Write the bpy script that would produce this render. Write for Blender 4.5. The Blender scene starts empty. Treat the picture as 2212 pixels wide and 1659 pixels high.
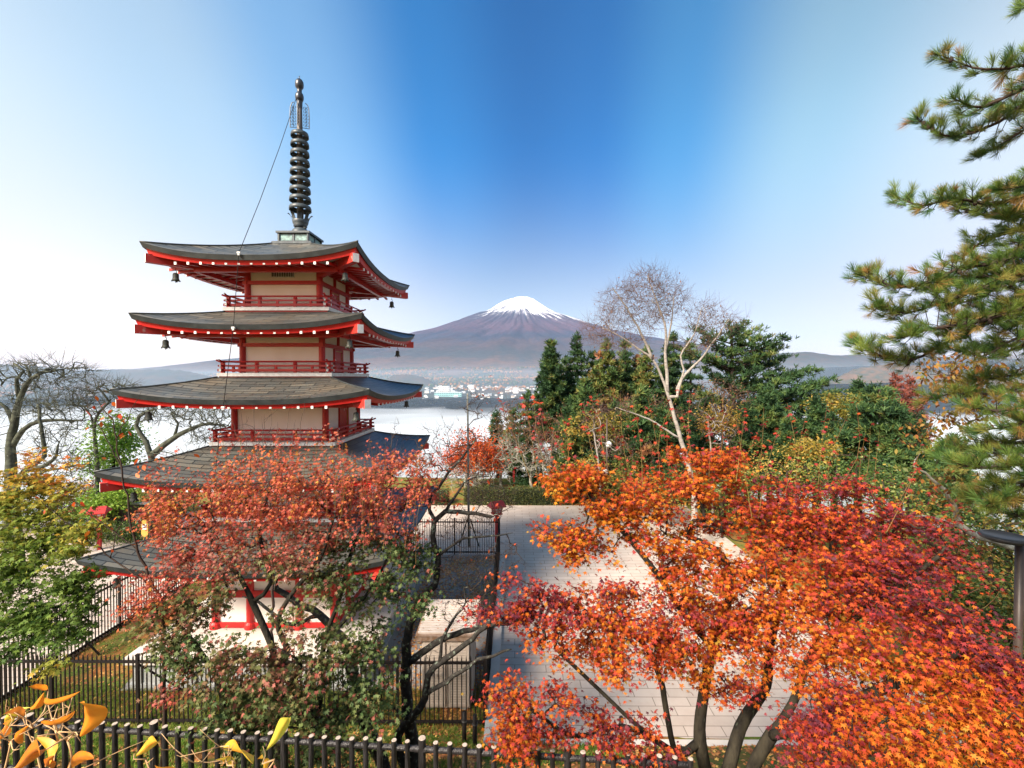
import bpy, math, random
import numpy as np
from mathutils import Vector, Matrix, Euler, noise as mnoise

# ------------------------------------------------------------------ camera, sky, sun, exposure
SC = bpy.context.scene
COL = SC.collection
H = 9.33                                   # the camera's height above the paved terrace
PITCH, YAW = math.radians(0.86), math.radians(0.35)
FPX = 969.0                                # focal length in units of a 2212 pixel wide frame
cd = bpy.data.cameras.new("camera")
cam = bpy.data.objects.new("camera", cd)
COL.objects.link(cam)
cam.location = (0, 0, H)
cam.rotation_euler = (math.pi / 2 - PITCH, 0, YAW)
cd.sensor_width = 36
cd.lens = FPX / 2212 * 36
cd.clip_start, cd.clip_end = 0.05, 90000
SC.camera = cam
CROT = Euler((math.pi / 2 - PITCH, 0, YAW)).to_matrix()

SUN_DIR = Vector((-0.52, -0.55, 0.60)).normalized()      # towards the sun
SUN_EL = math.asin(SUN_DIR.z)
sd = bpy.data.lights.new("sun", 'SUN')
sd.energy = 4.1
sd.angle = math.radians(18)
sd.color = (1.0, 0.86, 0.70)
sun = bpy.data.objects.new("sun", sd)
COL.objects.link(sun)
sun.rotation_euler = SUN_DIR.to_track_quat('Z', 'Y').to_euler()
sun.location = (-40, -20, 60)

world = bpy.data.worlds.new("World")
SC.world = world
world.use_nodes = True
wt = world.node_tree
wn, wl = wt.nodes, wt.links
bg = wn["Background"]
sky = wn.new("ShaderNodeTexSky")
sky.sky_type = 'NISHITA'
sky.sun_disc = False
sky.sun_elevation = SUN_EL
sky.sun_rotation = math.atan2(SUN_DIR.x, SUN_DIR.y)
sky.altitude = 900
sky.air_density, sky.dust_density, sky.ozone_density = 1.0, 2.5, 1.0
# a polarised sky: clear air is deepest blue a right angle away from the sun
tc = wn.new("ShaderNodeTexCoord")
dt = wn.new("ShaderNodeVectorMath"); dt.operation = 'DOT_PRODUCT'
dt.inputs[1].default_value = Vector((-1.0, 0.10, 0.0)).normalized()
wl.new(tc.outputs['Generated'], dt.inputs[0])
half = wn.new("ShaderNodeMath"); half.operation = 'MULTIPLY_ADD'
half.inputs[1].default_value = 0.5; half.inputs[2].default_value = 0.5
wl.new(dt.outputs['Value'], half.inputs[0])
def sky_ramp(stops):
    r = wn.new("ShaderNodeValToRGB"); e = r.color_ramp.elements
    e[0].position, e[0].color = stops[0][0], (*stops[0][1], 1)
    e[1].position, e[1].color = stops[-1][0], (*stops[-1][1], 1)
    for p, c in stops[1:-1]:
        k = e.new(p); k.color = (*c, 1)
    r.color_ramp.interpolation = 'EASE'
    wl.new(half.outputs[0], r.inputs[0])
    return r
band = sky_ramp([(0.17, (1.25, .90, .58)), (0.29, (.68, .73, .55)), (0.39, (.13, .43, .54)), (0.47, (.012, .25, .45)), (0.53, (.0, .215, .41)), (0.62, (.03, .34, .55)), (0.72, (.54, .73, .72)), (0.80, (1.02, .93, .70)), (0.90, (1.3, 1.0, .66))])
low = sky_ramp([(0.12, (.62, .40, .34)), (0.40, (.45, .35, .30)), (0.55, (.44, .355, .305)), (0.75, (.86, .57, .44)), (0.88, (1.15, .74, .50))])
sep = wn.new("ShaderNodeSeparateXYZ")
wl.new(tc.outputs['Generated'], sep.inputs[0])
up = wn.new("ShaderNodeMapRange"); up.interpolation_type = 'SMOOTHSTEP'
up.inputs['From Min'].default_value, up.inputs['From Max'].default_value = 0.11, 0.47
wl.new(sep.outputs['Z'], up.inputs['Value'])
mx = wn.new("ShaderNodeMix"); mx.data_type = 'RGBA'
wl.new(low.outputs[0], mx.inputs[6])
wl.new(up.outputs[0], mx.inputs[0]); wl.new(band.outputs[0], mx.inputs[7])
mul = wn.new("ShaderNodeMix"); mul.data_type = 'RGBA'; mul.blend_type = 'MULTIPLY'
mul.inputs[0].default_value = 1.0
wl.new(sky.outputs[0], mul.inputs[6]); wl.new(mx.outputs[2], mul.inputs[7])
wl.new(mul.outputs[2], bg.inputs['Color'])
bg.inputs['Strength'].default_value = 0.125

SC.view_settings.view_transform = 'Standard'
SC.view_settings.look = 'None'
SC.view_settings.exposure = 1.80
SC.view_settings.gamma = 1
SC.view_settings.use_curve_mapping = False
SC.render.engine = 'CYCLES'
cy = SC.cycles
cy.use_denoising = True
cy.max_bounces, cy.diffuse_bounces, cy.glossy_bounces = 8, 4, 3
cy.transmission_bounces, cy.transparent_max_bounces, cy.volume_bounces = 5, 8, 6
cy.caustics_reflective = cy.caustics_refractive = False
cy.sample_clamp_indirect = 6

rnd = random.Random(7)
rng = np.random.default_rng(7)

# ------------------------------------------------------------------ helpers
def W(px, py, Z):
    """The point of the place at depth Z seen at (px, py) of a 2212 x 1659 frame."""
    d = CROT @ Vector(((px - 1106) / FPX, (829.5 - py) / FPX, -1))
    d *= Z / d.y
    return Vector((d.x, d.y, d.z + H))

def Zr(z):
    return z + H

class MB:
    """Collects shapes and links them as ONE mesh object."""
    def __init__(s):
        s.v, s.f, s.m, s.uv = [], [], [], None
    def add(s, vs, fs, mi=0):
        o = len(s.v)
        s.v.extend([tuple(v) for v in vs])
        for f in fs:
            s.f.append([i + o for i in f]); s.m.append(mi)
    def box(s, c, d, mi=0, rz=0.0, end=None):
        x, y, z = d[0] / 2, d[1] / 2, d[2] / 2
        ca, sa = math.cos(rz), math.sin(rz)
        vs = []
        for a in ((-x, -y, -z), (x, -y, -z), (x, y, -z), (-x, y, -z), (-x, -y, z), (x, -y, z), (x, y, z), (-x, y, z)):
            vs.append((c[0] + a[0] * ca - a[1] * sa, c[1] + a[0] * sa + a[1] * ca, c[2] + a[2]))
        s.add(vs, [(0, 3, 2, 1), (4, 5, 6, 7), (0, 1, 5, 4), (1, 2, 6, 5), (2, 3, 7, 6), (3, 0, 4, 7)], mi)
    def beam(s, p0, p1, w, h, mi=0, end=None, taper=1.0):
        """a squared bar from p0 to p1; end = material of its faces at p0 and p1"""
        p0, p1 = Vector(p0), Vector(p1)
        d = (p1 - p0).normalized()
        side = d.cross(Vector((0, 0, 1)))
        side = side.normalized() if side.length > 1e-4 else Vector((1, 0, 0))
        upv = side.cross(d)
        vs = []
        for p, k in ((p0, 1.0), (p1, taper)):
            for a, b in ((-1, -1), (1, -1), (1, 1), (-1, 1)):
                vs.append(p + side * (a * w / 2 * k) + upv * (b * h / 2 * k))
        s.add(vs, [(0, 1, 5, 4), (1, 2, 6, 5), (2, 3, 7, 6), (3, 0, 4, 7)], mi)
        e = mi if end is None else end
        s.add(vs, [(3, 2, 1, 0), (4, 5, 6, 7)], e)
    def tube(s, pts, rad, n=6, mi=0, cap=True, capmi=None):
        P = np.array([tuple(p) for p in pts], float)
        k = len(P)
        R = np.full(k, float(rad)) if np.isscalar(rad) else np.array(rad, float)
        T = np.empty_like(P)
        T[1:-1] = P[2:] - P[:-2]
        T[0], T[-1] = P[1] - P[0], P[-1] - P[-2]
        T /= np.maximum(np.linalg.norm(T, axis=1, keepdims=True), 1e-9)
        a = np.array([0.0, 0, 1]) if abs(T[0][2]) < 0.9 else np.array([1.0, 0, 0])
        N = np.empty_like(P)
        u = np.cross(T[0], a); u /= np.linalg.norm(u)
        for i in range(k):
            u = u - T[i] * u.dot(T[i])
            u /= max(np.linalg.norm(u), 1e-9)
            N[i] = u
        B = np.cross(T, N)
        th = np.arange(n) * (2 * math.pi / n)
        V = P[:, None] + R[:, None, None] * (N[:, None] * np.cos(th)[None, :, None] + B[:, None] * np.sin(th)[None, :, None])
        o = len(s.v)
        s.v.extend(map(tuple, V.reshape(-1, 3)))
        for i in range(k - 1):
            for j in range(n):
                j2 = (j + 1) % n
                s.f.append([o + i * n + j, o + i * n + j2, o + (i + 1) * n + j2, o + (i + 1) * n + j]); s.m.append(mi)
        if cap:
            cm = mi if capmi is None else capmi
            s.f.append([o + j for j in range(n)][::-1]); s.m.append(mi)
            s.f.append([o + (k - 1) * n + j for j in range(n)]); s.m.append(cm)
    def lathe(s, c, prof, n=20, mi=0):
        """prof = (radius, z) pairs turned about a vertical axis through c"""
        o = len(s.v)
        for r, z in prof:
            for j in range(n):
                a = 2 * math.pi * j / n
                s.v.append((c[0] + r * math.cos(a), c[1] + r * math.sin(a), c[2] + z))
        for i in range(len(prof) - 1):
            for j in range(n):
                j2 = (j + 1) % n
                s.f.append([o + i * n + j, o + i * n + j2, o + (i + 1) * n + j2, o + (i + 1) * n + j]); s.m.append(mi)
    def grid(s, P, mi=0, flip=False):
        """P[i][j] points"""
        o = len(s.v)
        nu, nv = len(P), len(P[0])
        for row in P:
            s.v.extend([tuple(p) for p in row])
        for i in range(nu - 1):
            for j in range(nv - 1):
                q = [o + i * nv + j, o + (i + 1) * nv + j, o + (i + 1) * nv + j + 1, o + i * nv + j + 1]
                s.f.append(q[::-1] if flip else q); s.m.append(mi)
    def build(s, name, mats, parent=None, smooth=False, loc=None):
        if not isinstance(mats, (list, tuple)):
            mats = [mats]
        org = Vector(loc) if loc is not None else (world_loc(parent) if parent else Vector((0, 0, 0)))
        me = bpy.data.meshes.new(name)
        ox, oy, oz = org
        me.from_pydata([(x - ox, y - oy, z - oz) for x, y, z in s.v], [], s.f)
        for m in mats:
            me.materials.append(m)
        me.polygons.foreach_set('material_index', s.m)
        if smooth:
            me.polygons.foreach_set('use_smooth', [True] * len(me.polygons))
        me.update()
        o = bpy.data.objects.new(name, me)
        COL.objects.link(o)
        if parent:
            o.parent = parent
        else:
            o.location = org
        return o

def world_loc(o):
    p = Vector((0, 0, 0))
    while o:
        p += o.location
        o = o.parent
    return p

def tag(o, label=None, cat=None, group=None, kind=None):
    for k, v in (('label', label), ('category', cat), ('group', group), ('kind', kind)):
        if v:
            o[k] = v
    return o

def thing(name, loc, label, cat, group=None):
    o = bpy.data.objects.new(name, None)
    o.empty_display_size = 0.2
    COL.objects.link(o)
    o.location = loc
    return tag(o, label, cat, group)

def scatter(name, mat, tv, tf, pos, R, scale, tint, parent=None, loc=None):
    """copies of a small template (leaf, needle tuft, blade) joined into ONE mesh; 'tint' is each copy's own colour"""
    tv = np.asarray(tv, float)
    pos = np.asarray(pos, float).reshape(-1, 3)
    N, K = len(pos), len(tv)
    scale = np.broadcast_to(np.asarray(scale, float), (N,))
    V = np.einsum('nij,kj->nki', R, tv) * scale[:, None, None] + pos[:, None]
    org = Vector(loc) if loc is not None else (world_loc(parent) if parent else Vector((0, 0, 0)))
    V = (V - np.array(tuple(org))).reshape(-1, 3)
    lo = np.array([i for f in tf for i in f])
    cnt = np.array([len(f) for f in tf])
    L = (lo[None] + (np.arange(N) * K)[:, None]).ravel()
    C = np.tile(cnt, N)
    st = np.concatenate(([0], np.cumsum(C)[:-1]))
    me = bpy.data.meshes.new(name)
    me.vertices.add(len(V)); me.vertices.foreach_set('co', V.ravel())
    me.loops.add(len(L)); me.loops.foreach_set('vertex_index', L.astype(np.int32))
    me.polygons.add(len(C)); me.polygons.foreach_set('loop_start', st.astype(np.int32))
    at = me.attributes.new('tint', 'FLOAT', 'POINT')
    at.data.foreach_set('value', np.repeat(np.broadcast_to(np.asarray(tint, float), (N,)), K).astype(np.float32))
    me.materials.append(mat)
    me.update(calc_edges=True)
    me.validate()
    o = bpy.data.objects.new(name, me)
    COL.objects.link(o)
    if parent:
        o.parent = parent
    else:
        o.location = org
    return o

def unit(a):
    return a / np.maximum(np.linalg.norm(a, axis=-1, keepdims=True), 1e-9)

def frames(y, z):
    """rotation matrices whose Y column is y and whose Z column leans to z"""
    y = unit(np.asarray(y, float)); z = np.asarray(z, float)
    x = unit(np.cross(y, z)); z = np.cross(x, y)
    return np.stack([x, y, z], axis=2)

def rnd_dir(n):
    return unit(rng.normal(size=(n, 3)))

# ------------------------------------------------------------------ materials
def nodes(name):
    m = bpy.data.materials.new(name)
    m.use_nodes = True
    t = m.node_tree
    return m, t.nodes, t.links, t.nodes["Principled BSDF"]

def ramp(n, stops):
    r = n.new("ShaderNodeValToRGB")
    e = r.color_ramp.elements
    e[0].position, e[0].color = stops[0][0], (*stops[0][1], 1)
    e[1].position, e[1].color = stops[-1][0], (*stops[-1][1], 1)
    for p, c in stops[1:-1]:
        k = e.new(p); k.color = (*c, 1)
    return r

def pm(name, c1, c2=None, scale=4.0, rough=0.6, bump=0.0, spec=0.3, metal=0.0, detail=6, stretch=(1, 1, 1), bscale=None, third=None, lo=0.35, hi=0.65):
    m, n, l, b = nodes(name)
    b.inputs['Roughness'].default_value = rough
    b.inputs['Specular IOR Level'].default_value = spec
    b.inputs['Metallic'].default_value = metal
    t = n.new("ShaderNodeTexCoord")
    mp = n.new("ShaderNodeMapping"); mp.inputs['Scale'].default_value = stretch
    l.new(t.outputs['Object'], mp.inputs[0])
    c2 = c2 or tuple(x * 0.75 for x in c1)
    z = n.new("ShaderNodeTexNoise"); z.inputs['Scale'].default_value = scale; z.inputs['Detail'].default_value = detail
    l.new(mp.outputs[0], z.inputs['Vector'])
    st = [(lo, c1), (hi, c2)]
    if third:
        st.append((min(0.95, hi + 0.15), third))
    r = ramp(n, st)
    l.new(z.outputs['Fac'], r.inputs[0]); l.new(r.outputs[0], b.inputs['Base Color'])
    if bump:
        q = n.new("ShaderNodeTexNoise"); q.inputs['Scale'].default_value = bscale or scale * 4; q.inputs['Detail'].default_value = 5
        l.new(mp.outputs[0], q.inputs['Vector'])
        u = n.new("ShaderNodeBump"); u.inputs['Strength'].default_value = bump; u.inputs['Distance'].default_value = 0.02
        l.new(q.outputs['Fac'], u.inputs['Height']); l.new(u.outputs[0], b.inputs['Normal'])
    return m

def leafmat(name, stops, trans=0.35, rough=0.45, spec=0.35):
    """each leaf's own colour from its 'tint'; light shines through"""
    m, n, l, b = nodes(name)
    a = n.new("ShaderNodeAttribute"); a.attribute_name = 'tint'
    r = ramp(n, stops)
    l.new(a.outputs['Fac'], r.inputs[0])
    l.new(r.outputs[0], b.inputs['Base Color'])
    b.inputs['Roughness'].default_value = rough
    b.inputs['Specular IOR Level'].default_value = spec
    tr = n.new("ShaderNodeBsdfTranslucent"); l.new(r.outputs[0], tr.inputs['Color'])
    mixs = n.new("ShaderNodeMixShader"); mixs.inputs[0].default_value = trans
    l.new(b.outputs[0], mixs.inputs[1]); l.new(tr.outputs[0], mixs.inputs[2])
    l.new(mixs.outputs[0], n["Material Output"].inputs['Surface'])
    return m

def brickmat(name, c1, c2, mortar, bw, rh, ms, coord='Object', rough=0.7, bump=0.3, spec=0.3, stain=None, stain_scale=0.8, off=0.5, bias=0.0):
    m, n, l, b = nodes(name)
    t = n.new("ShaderNodeTexCoord")
    k = n.new("ShaderNodeTexBrick")
    k.inputs['Scale'].default_value = 1.0
    k.inputs['Brick Width'].default_value = bw; k.inputs['Row Height'].default_value = rh
    k.inputs['Mortar Size'].default_value = ms; k.inputs['Mortar Smooth'].default_value = 0.1
    k.inputs['Bias'].default_value = bias
    k.offset = off
    for i, c in (('Color1', c1), ('Color2', c2), ('Mortar', mortar)):
        k.inputs[i].default_value = (*c, 1)
    l.new(t.outputs[coord], k.inputs['Vector'])
    out = k.outputs['Color']
    z = n.new("ShaderNodeTexNoise"); z.inputs['Scale'].default_value = stain_scale; z.inputs['Detail'].default_value = 7
    z.inputs['Roughness'].default_value = 0.65
    l.new(t.outputs['Object'], z.inputs['Vector'])
    if stain:
        r = ramp(n, [(0.42, (0, 0, 0)), (0.62, (1, 1, 1))])
        l.new(z.outputs['Fac'], r.inputs[0])
        x = n.new("ShaderNodeMix"); x.data_type = 'RGBA'; x.blend_type = 'MIX'
        sc = n.new("ShaderNodeMath"); sc.operation = 'MULTIPLY'; sc.inputs[1].default_value = 0.75
        l.new(r.outputs[0], sc.inputs[0]); l.new(sc.outputs[0], x.inputs[0])
        l.new(out, x.inputs[6])
        y = n.new("ShaderNodeMix"); y.data_type = 'RGBA'; y.blend_type = 'MULTIPLY'; y.inputs[0].default_value = 1
        l.new(out, y.inputs[6]); y.inputs[7].default_value = (*stain, 1)
        l.new(y.outputs[2], x.inputs[7]); out = x.outputs[2]
    l.new(out, b.inputs['Base Color'])
    b.inputs['Roughness'].default_value = rough
    b.inputs['Specular IOR Level'].default_value = spec
    u = n.new("ShaderNodeBump"); u.inputs['Strength'].default_value = bump; u.inputs['Distance'].default_value = 0.02; u.invert = True
    l.new(k.outputs['Fac'], u.inputs['Height']); l.new(u.outputs[0], b.inputs['Normal'])
    return m

M = {}
M['red'] = pm('red_paint', (0.47, 0.018, 0.016), (0.40, 0.014, 0.014), 2.5, 0.42, 0.08, 0.4)
M['red_worn'] = pm('worn_red_paint', (0.50, 0.030, 0.018), (0.43, 0.022, 0.018), 5, 0.5, 0.15, 0.4, third=(0.55, 0.36, 0.30), hi=0.62)
M['plaster'] = pm('cream_plaster', (0.87, 0.82, 0.77), (0.80, 0.73, 0.67), 1.3, 0.85, 0.1, 0.15, stretch=(1, 1, 0.35))
M['white'] = pm('white_paint', (0.78, 0.76, 0.73), (0.60, 0.59, 0.57), 9, 0.6, 0.1, 0.3, third=(0.35, 0.34, 0.33), hi=0.68)
M['slate'] = brickmat('roof_slates', (0.034, 0.040, 0.042), (0.082, 0.084, 0.076), (0.006, 0.007, 0.008), 0.80, 0.20, 0.016, 'UV', 0.42, 0.9, 0.5, stain=(1.45, 1.12, 0.85), stain_scale=0.9)
M['black'] = pm('black_fascia', (0.018, 0.022, 0.024), (0.035, 0.042, 0.044), 3, 0.45, 0.15, 0.4)
M['bronze'] = pm('dark_bronze', (0.030, 0.040, 0.050), (0.055, 0.072, 0.082), 6, 0.45, 0.1, 0.4, third=(0.13, 0.20, 0.19))
M['dark_bronze'] = pm('blackened_bronze', (0.012, 0.016, 0.026), (0.025, 0.03, 0.04), 5, 0.35, 0.1, 0.5)
M['patina'] = pm('green_patina', (0.25, 0.40, 0.38), (0.10, 0.15, 0.15), 9, 0.6, 0.2, 0.3, third=(0.45, 0.48, 0.42))
M['pole'] = pm('spire_shaft', (0.10, 0.088, 0.082), (0.055, 0.055, 0.062), 7, 0.5, 0.1, 0.4, stretch=(1, 1, .2))
M['bell'] = pm('bell_bronze', (0.03, 0.032, 0.028), (0.09, 0.10, 0.08), 14, 0.5, 0.2, 0.4)
M['concrete'] = pm('pale_concrete', (0.50, 0.46, 0.42), (0.42, 0.385, 0.355), 2.0, 0.85, 0.12, 0.2)
M['concrete_grey'] = pm('grey_concrete', (0.38, 0.39, 0.385), (0.27, 0.28, 0.275), 2.2, 0.88, 0.2, 0.2, stretch=(1, 1, .5))
M['iron'] = pm('black_iron', (0.008, 0.007, 0.007), (0.016, 0.012, 0.011), 12, 0.6, 0.1, 0.2)
M['log'] = pm('dark_log_resin', (0.010, 0.009, 0.010), (0.03, 0.027, 0.03), 22, 0.38, 0.9, 0.5, stretch=(1, 1, 0.15), bscale=60)
M['log_cut'] = pm('cut_wood', (0.42, 0.36, 0.32), (0.27, 0.22, 0.18), 40, 0.7, 0.1, 0.2)
M['bark'] = pm('maple_bark', (0.038, 0.033, 0.023), (0.014, 0.012, 0.010), 9, 0.85, 0.9, 0.12, third=(0.12, 0.14, 0.095), stretch=(1, 1, .35), bscale=30)
M['lichen_bark'] = pm('lichen_bark', (0.018, 0.016, 0.015), (0.035, 0.032, 0.028), 13, 0.9, 0.9, 0.12, third=(0.20, 0.25, 0.20), hi=0.58, bscale=35)
M['green_bark'] = pm('mossy_bark', (0.10, 0.11, 0.08), (0.04, 0.042, 0.034), 5, 0.9, 0.6, 0.12, third=(0.20, 0.22, 0.16), bscale=18)
M['birch'] = pm('birch_bark', (0.30, 0.275, 0.245), (0.20, 0.18, 0.16), 5, 0.75, 0.2, 0.2, third=(0.12, 0.10, 0.09), hi=0.62, stretch=(1, 1, 2.2))
M['birch_twig'] = pm('birch_twig', (0.13, 0.085, 0.07), (0.075, 0.05, 0.045), 6, 0.8, 0, 0.15)
M['pale_bark'] = pm('pale_lichen_bark', (0.34, 0.33, 0.28), (0.15, 0.145, 0.12), 9, 0.85, 0.5, 0.12, bscale=30)
M['pine_bark'] = pm('pine_bark', (0.050, 0.036, 0.028), (0.022, 0.018, 0.016), 8, 0.9, 0.8, 0.1, bscale=30)
M['twig'] = pm('dark_twig', (0.055, 0.036, 0.026), (0.03, 0.02, 0.016), 8, 0.8, 0, 0.15)
M['shoot'] = pm('yellow_green_shoot', (0.16, 0.13, 0.03), (0.14, 0.05, 0.025), 1.5, 0.6, 0, 0.3)
M['shed'] = pm('beige_resin', (0.52, 0.45, 0.39), (0.46, 0.39, 0.34), 3, 0.5, 0.05, 0.3)
M['shed_roof'] = pm('pale_shed_roof', (0.52, 0.47, 0.43), (0.42, 0.36, 0.32), 5, 0.5, 0.05, 0.3, third=(0.22, 0.11, 0.06), hi=0.66)
M['red_lantern'] = pm('lantern_red', (0.48, 0.035, 0.035), (0.40, 0.03, 0.03), 4, 0.5, 0.05, 0.3)
M['paper'] = pm('white_lantern_panes', (0.62, 0.61, 0.6), (0.58, 0.57, 0.55), 3, 0.4, 0, 0.3)
M['yellow'] = pm('yellow_sign', (0.46, 0.31, 0.07), (0.42, 0.28, 0.06), 4, 0.5, 0, 0.3)
M['grey_post'] = pm('grey_steel', (0.045, 0.043, 0.042), (0.028, 0.027, 0.027), 6, 0.5, 0.05, 0.3)
M['brown_post'] = pm('brown_steel', (0.06, 0.042, 0.034), (0.045, 0.032, 0.028), 6, 0.45, 0.05, 0.4)
# ------------------------------------------------------------------ terrain, mountain, hills, air
def lerp_tab(x, tab):
    return float(np.interp(x, [a for a, b in tab], [b for a, b in tab]))

SLOPE = [(-30, -1.7), (0.6, -1.7), (3, -3.6), (5.8, -5.7), (7, -6.5), (8.5, -7.55), (10, -8.45), (11.3, -9.33), (42, -9.33), (60, -15), (300, -146)]
def ground_z(x, y):
    z = lerp_tab(y, SLOPE)
    if y > 11.3:
        if x > 14: z -= 0.22 * min(x - 14, 200)
        if x < -32: z -= 0.5 * min(-32 - x, 250)
        z = max(z, -146)
        if y > 34 or x > 12: z += 0.25 * mnoise.noise((x * .12, y * .12, 0)) - 0.13
    else:
        z += 0.10 * mnoise.noise((x * .5, y * .5, 3))
    return z

def axis(lo, hi, step, far, grow=1.25):
    a = list(np.arange(lo, hi + step / 2, step))
    s = step
    while a[-1] < far: s *= grow; a.append(a[-1] + s)
    s = step
    while a[0] > -far: s *= grow; a.insert(0, a[0] - s)
    return a

def ground_mat():
    m, n, l, b = nodes('leafy_ground')
    t = n.new("ShaderNodeTexCoord")
    def nz(s, d=7):
        z = n.new("ShaderNodeTexNoise"); z.inputs['Scale'].default_value = s; z.inputs['Detail'].default_value = d
        z.inputs['Roughness'].default_value = 0.65
        l.new(t.outputs['Object'], z.inputs['Vector']); return z
    a = ramp(n, [(0.3, (0.035, 0.075, 0.014)), (0.45, (0.085, 0.13, 0.022)), (0.58, (0.16, 0.13, 0.04)), (0.72, (0.09, 0.06, 0.035))])
    l.new(nz(9).outputs['Fac'], a.inputs[0])
    c = ramp(n, [(0.3, (0.20, 0.065, 0.02)), (0.5, (0.30, 0.13, 0.04)), (0.7, (0.11, 0.05, 0.03))])
    l.new(nz(28).outputs['Fac'], c.inputs[0])
    k = ramp(n, [(0.48, (0, 0, 0)), (0.60, (1, 1, 1))])
    l.new(nz(0.8).outputs['Fac'], k.inputs[0])
    x = n.new("ShaderNodeMix"); x.data_type = 'RGBA'
    l.new(k.outputs[0], x.inputs[0]); l.new(a.outputs[0], x.inputs[6]); l.new(c.outputs[0], x.inputs[7])
    l.new(x.outputs[2], b.inputs['Base Color']); b.inputs['Roughness'].default_value = 0.95
    b.inputs['Specular IOR Level'].default_value = 0.1
    u = n.new("ShaderNodeBump"); u.inputs['Strength'].default_value = 0.6; u.inputs['Distance'].default_value = 0.04
    l.new(nz(30).outputs['Fac'], u.inputs['Height']); l.new(u.outputs[0], b.inputs['Normal'])
    return m

def build_ground():
    xs = axis(-34, 16, 0.8, 420, 1.3)
    ys = [-30, -20, -10, -4] + list(np.arange(0, 13, 0.4)) + list(np.arange(13, 46, 1.0)) + list(np.arange(47, 320, 6))
    b = MB()
    b.grid([[(x, y, Zr(ground_z(x, y))) for y in ys] for x in xs], flip=False)
    tag(b.build('ground', ground_mat(), smooth=True), kind='structure')
    # the valley floor beyond
    b = MB()
    xs = np.linspace(-34000, 34000, 41); ys = [230] + list(np.linspace(1500, 34000, 30))
    b.grid([[(x, y, Zr(-139)) for y in ys] for x in xs])
    tag(b.build('valley_terrain', pm('valley_fields', (0.05, 0.06, 0.035), (0.10, 0.10, 0.08), 0.004, 0.95, 0, 0.1, third=(0.28, 0.27, 0.25)), smooth=True), kind='structure')

FC = (186.0, 18000.0)
FPROF = [(0, 3080), (330, 3120), (450, 3140), (560, 3110), (1250, 2560), (1650, 2335), (2850, 1885), (4130, 1500), (6540, 960), (9700, 430), (12000, 120), (14000, -25), (15000, -65), (16300, -128), (17600, -150)]
def fuji_z(x, y):
    dx, dy = x - FC[0], y - FC[1]
    r = math.hypot(dx, dy)
    h = lerp_tab(r, FPROF)
    u, v = dx / max(r, 1), dy / max(r, 1)
    amp = 210 * min(1, max(0, (r - 350) / 1500)) * min(1, max(0, (13500 - r) / 5000))
    q = 4.5
    w = 0.35 * mnoise.noise((u * 2, v * 2, r / 2500))
    h += amp * (mnoise.noise((u * q + w, v * q, r / 6000)) * .7 + (0.5 - abs(mnoise.noise((u * q * 2.6 + w, v * q * 2.6, r / 5000)))) * 0.8 + (0.5 - abs(mnoise.noise((u * 34, v * 34, r / 2600)))) * .55)
    if r < 1500: h += (70 * math.exp(-((dx - 190) ** 2 + dy * dy) / 150 ** 2) - 75 * math.exp(-((dx + 420) ** 2) / 260 ** 2) + 26 * mnoise.noise((u * 5, v * 5, 1.5))) * min(1, r / 300)
    h += (14 if r > 9000 else 25) * mnoise.noise((x / 700, y / 700, 5)) * min(1, max(0, (r - 500) / 3000))
    return h

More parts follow.
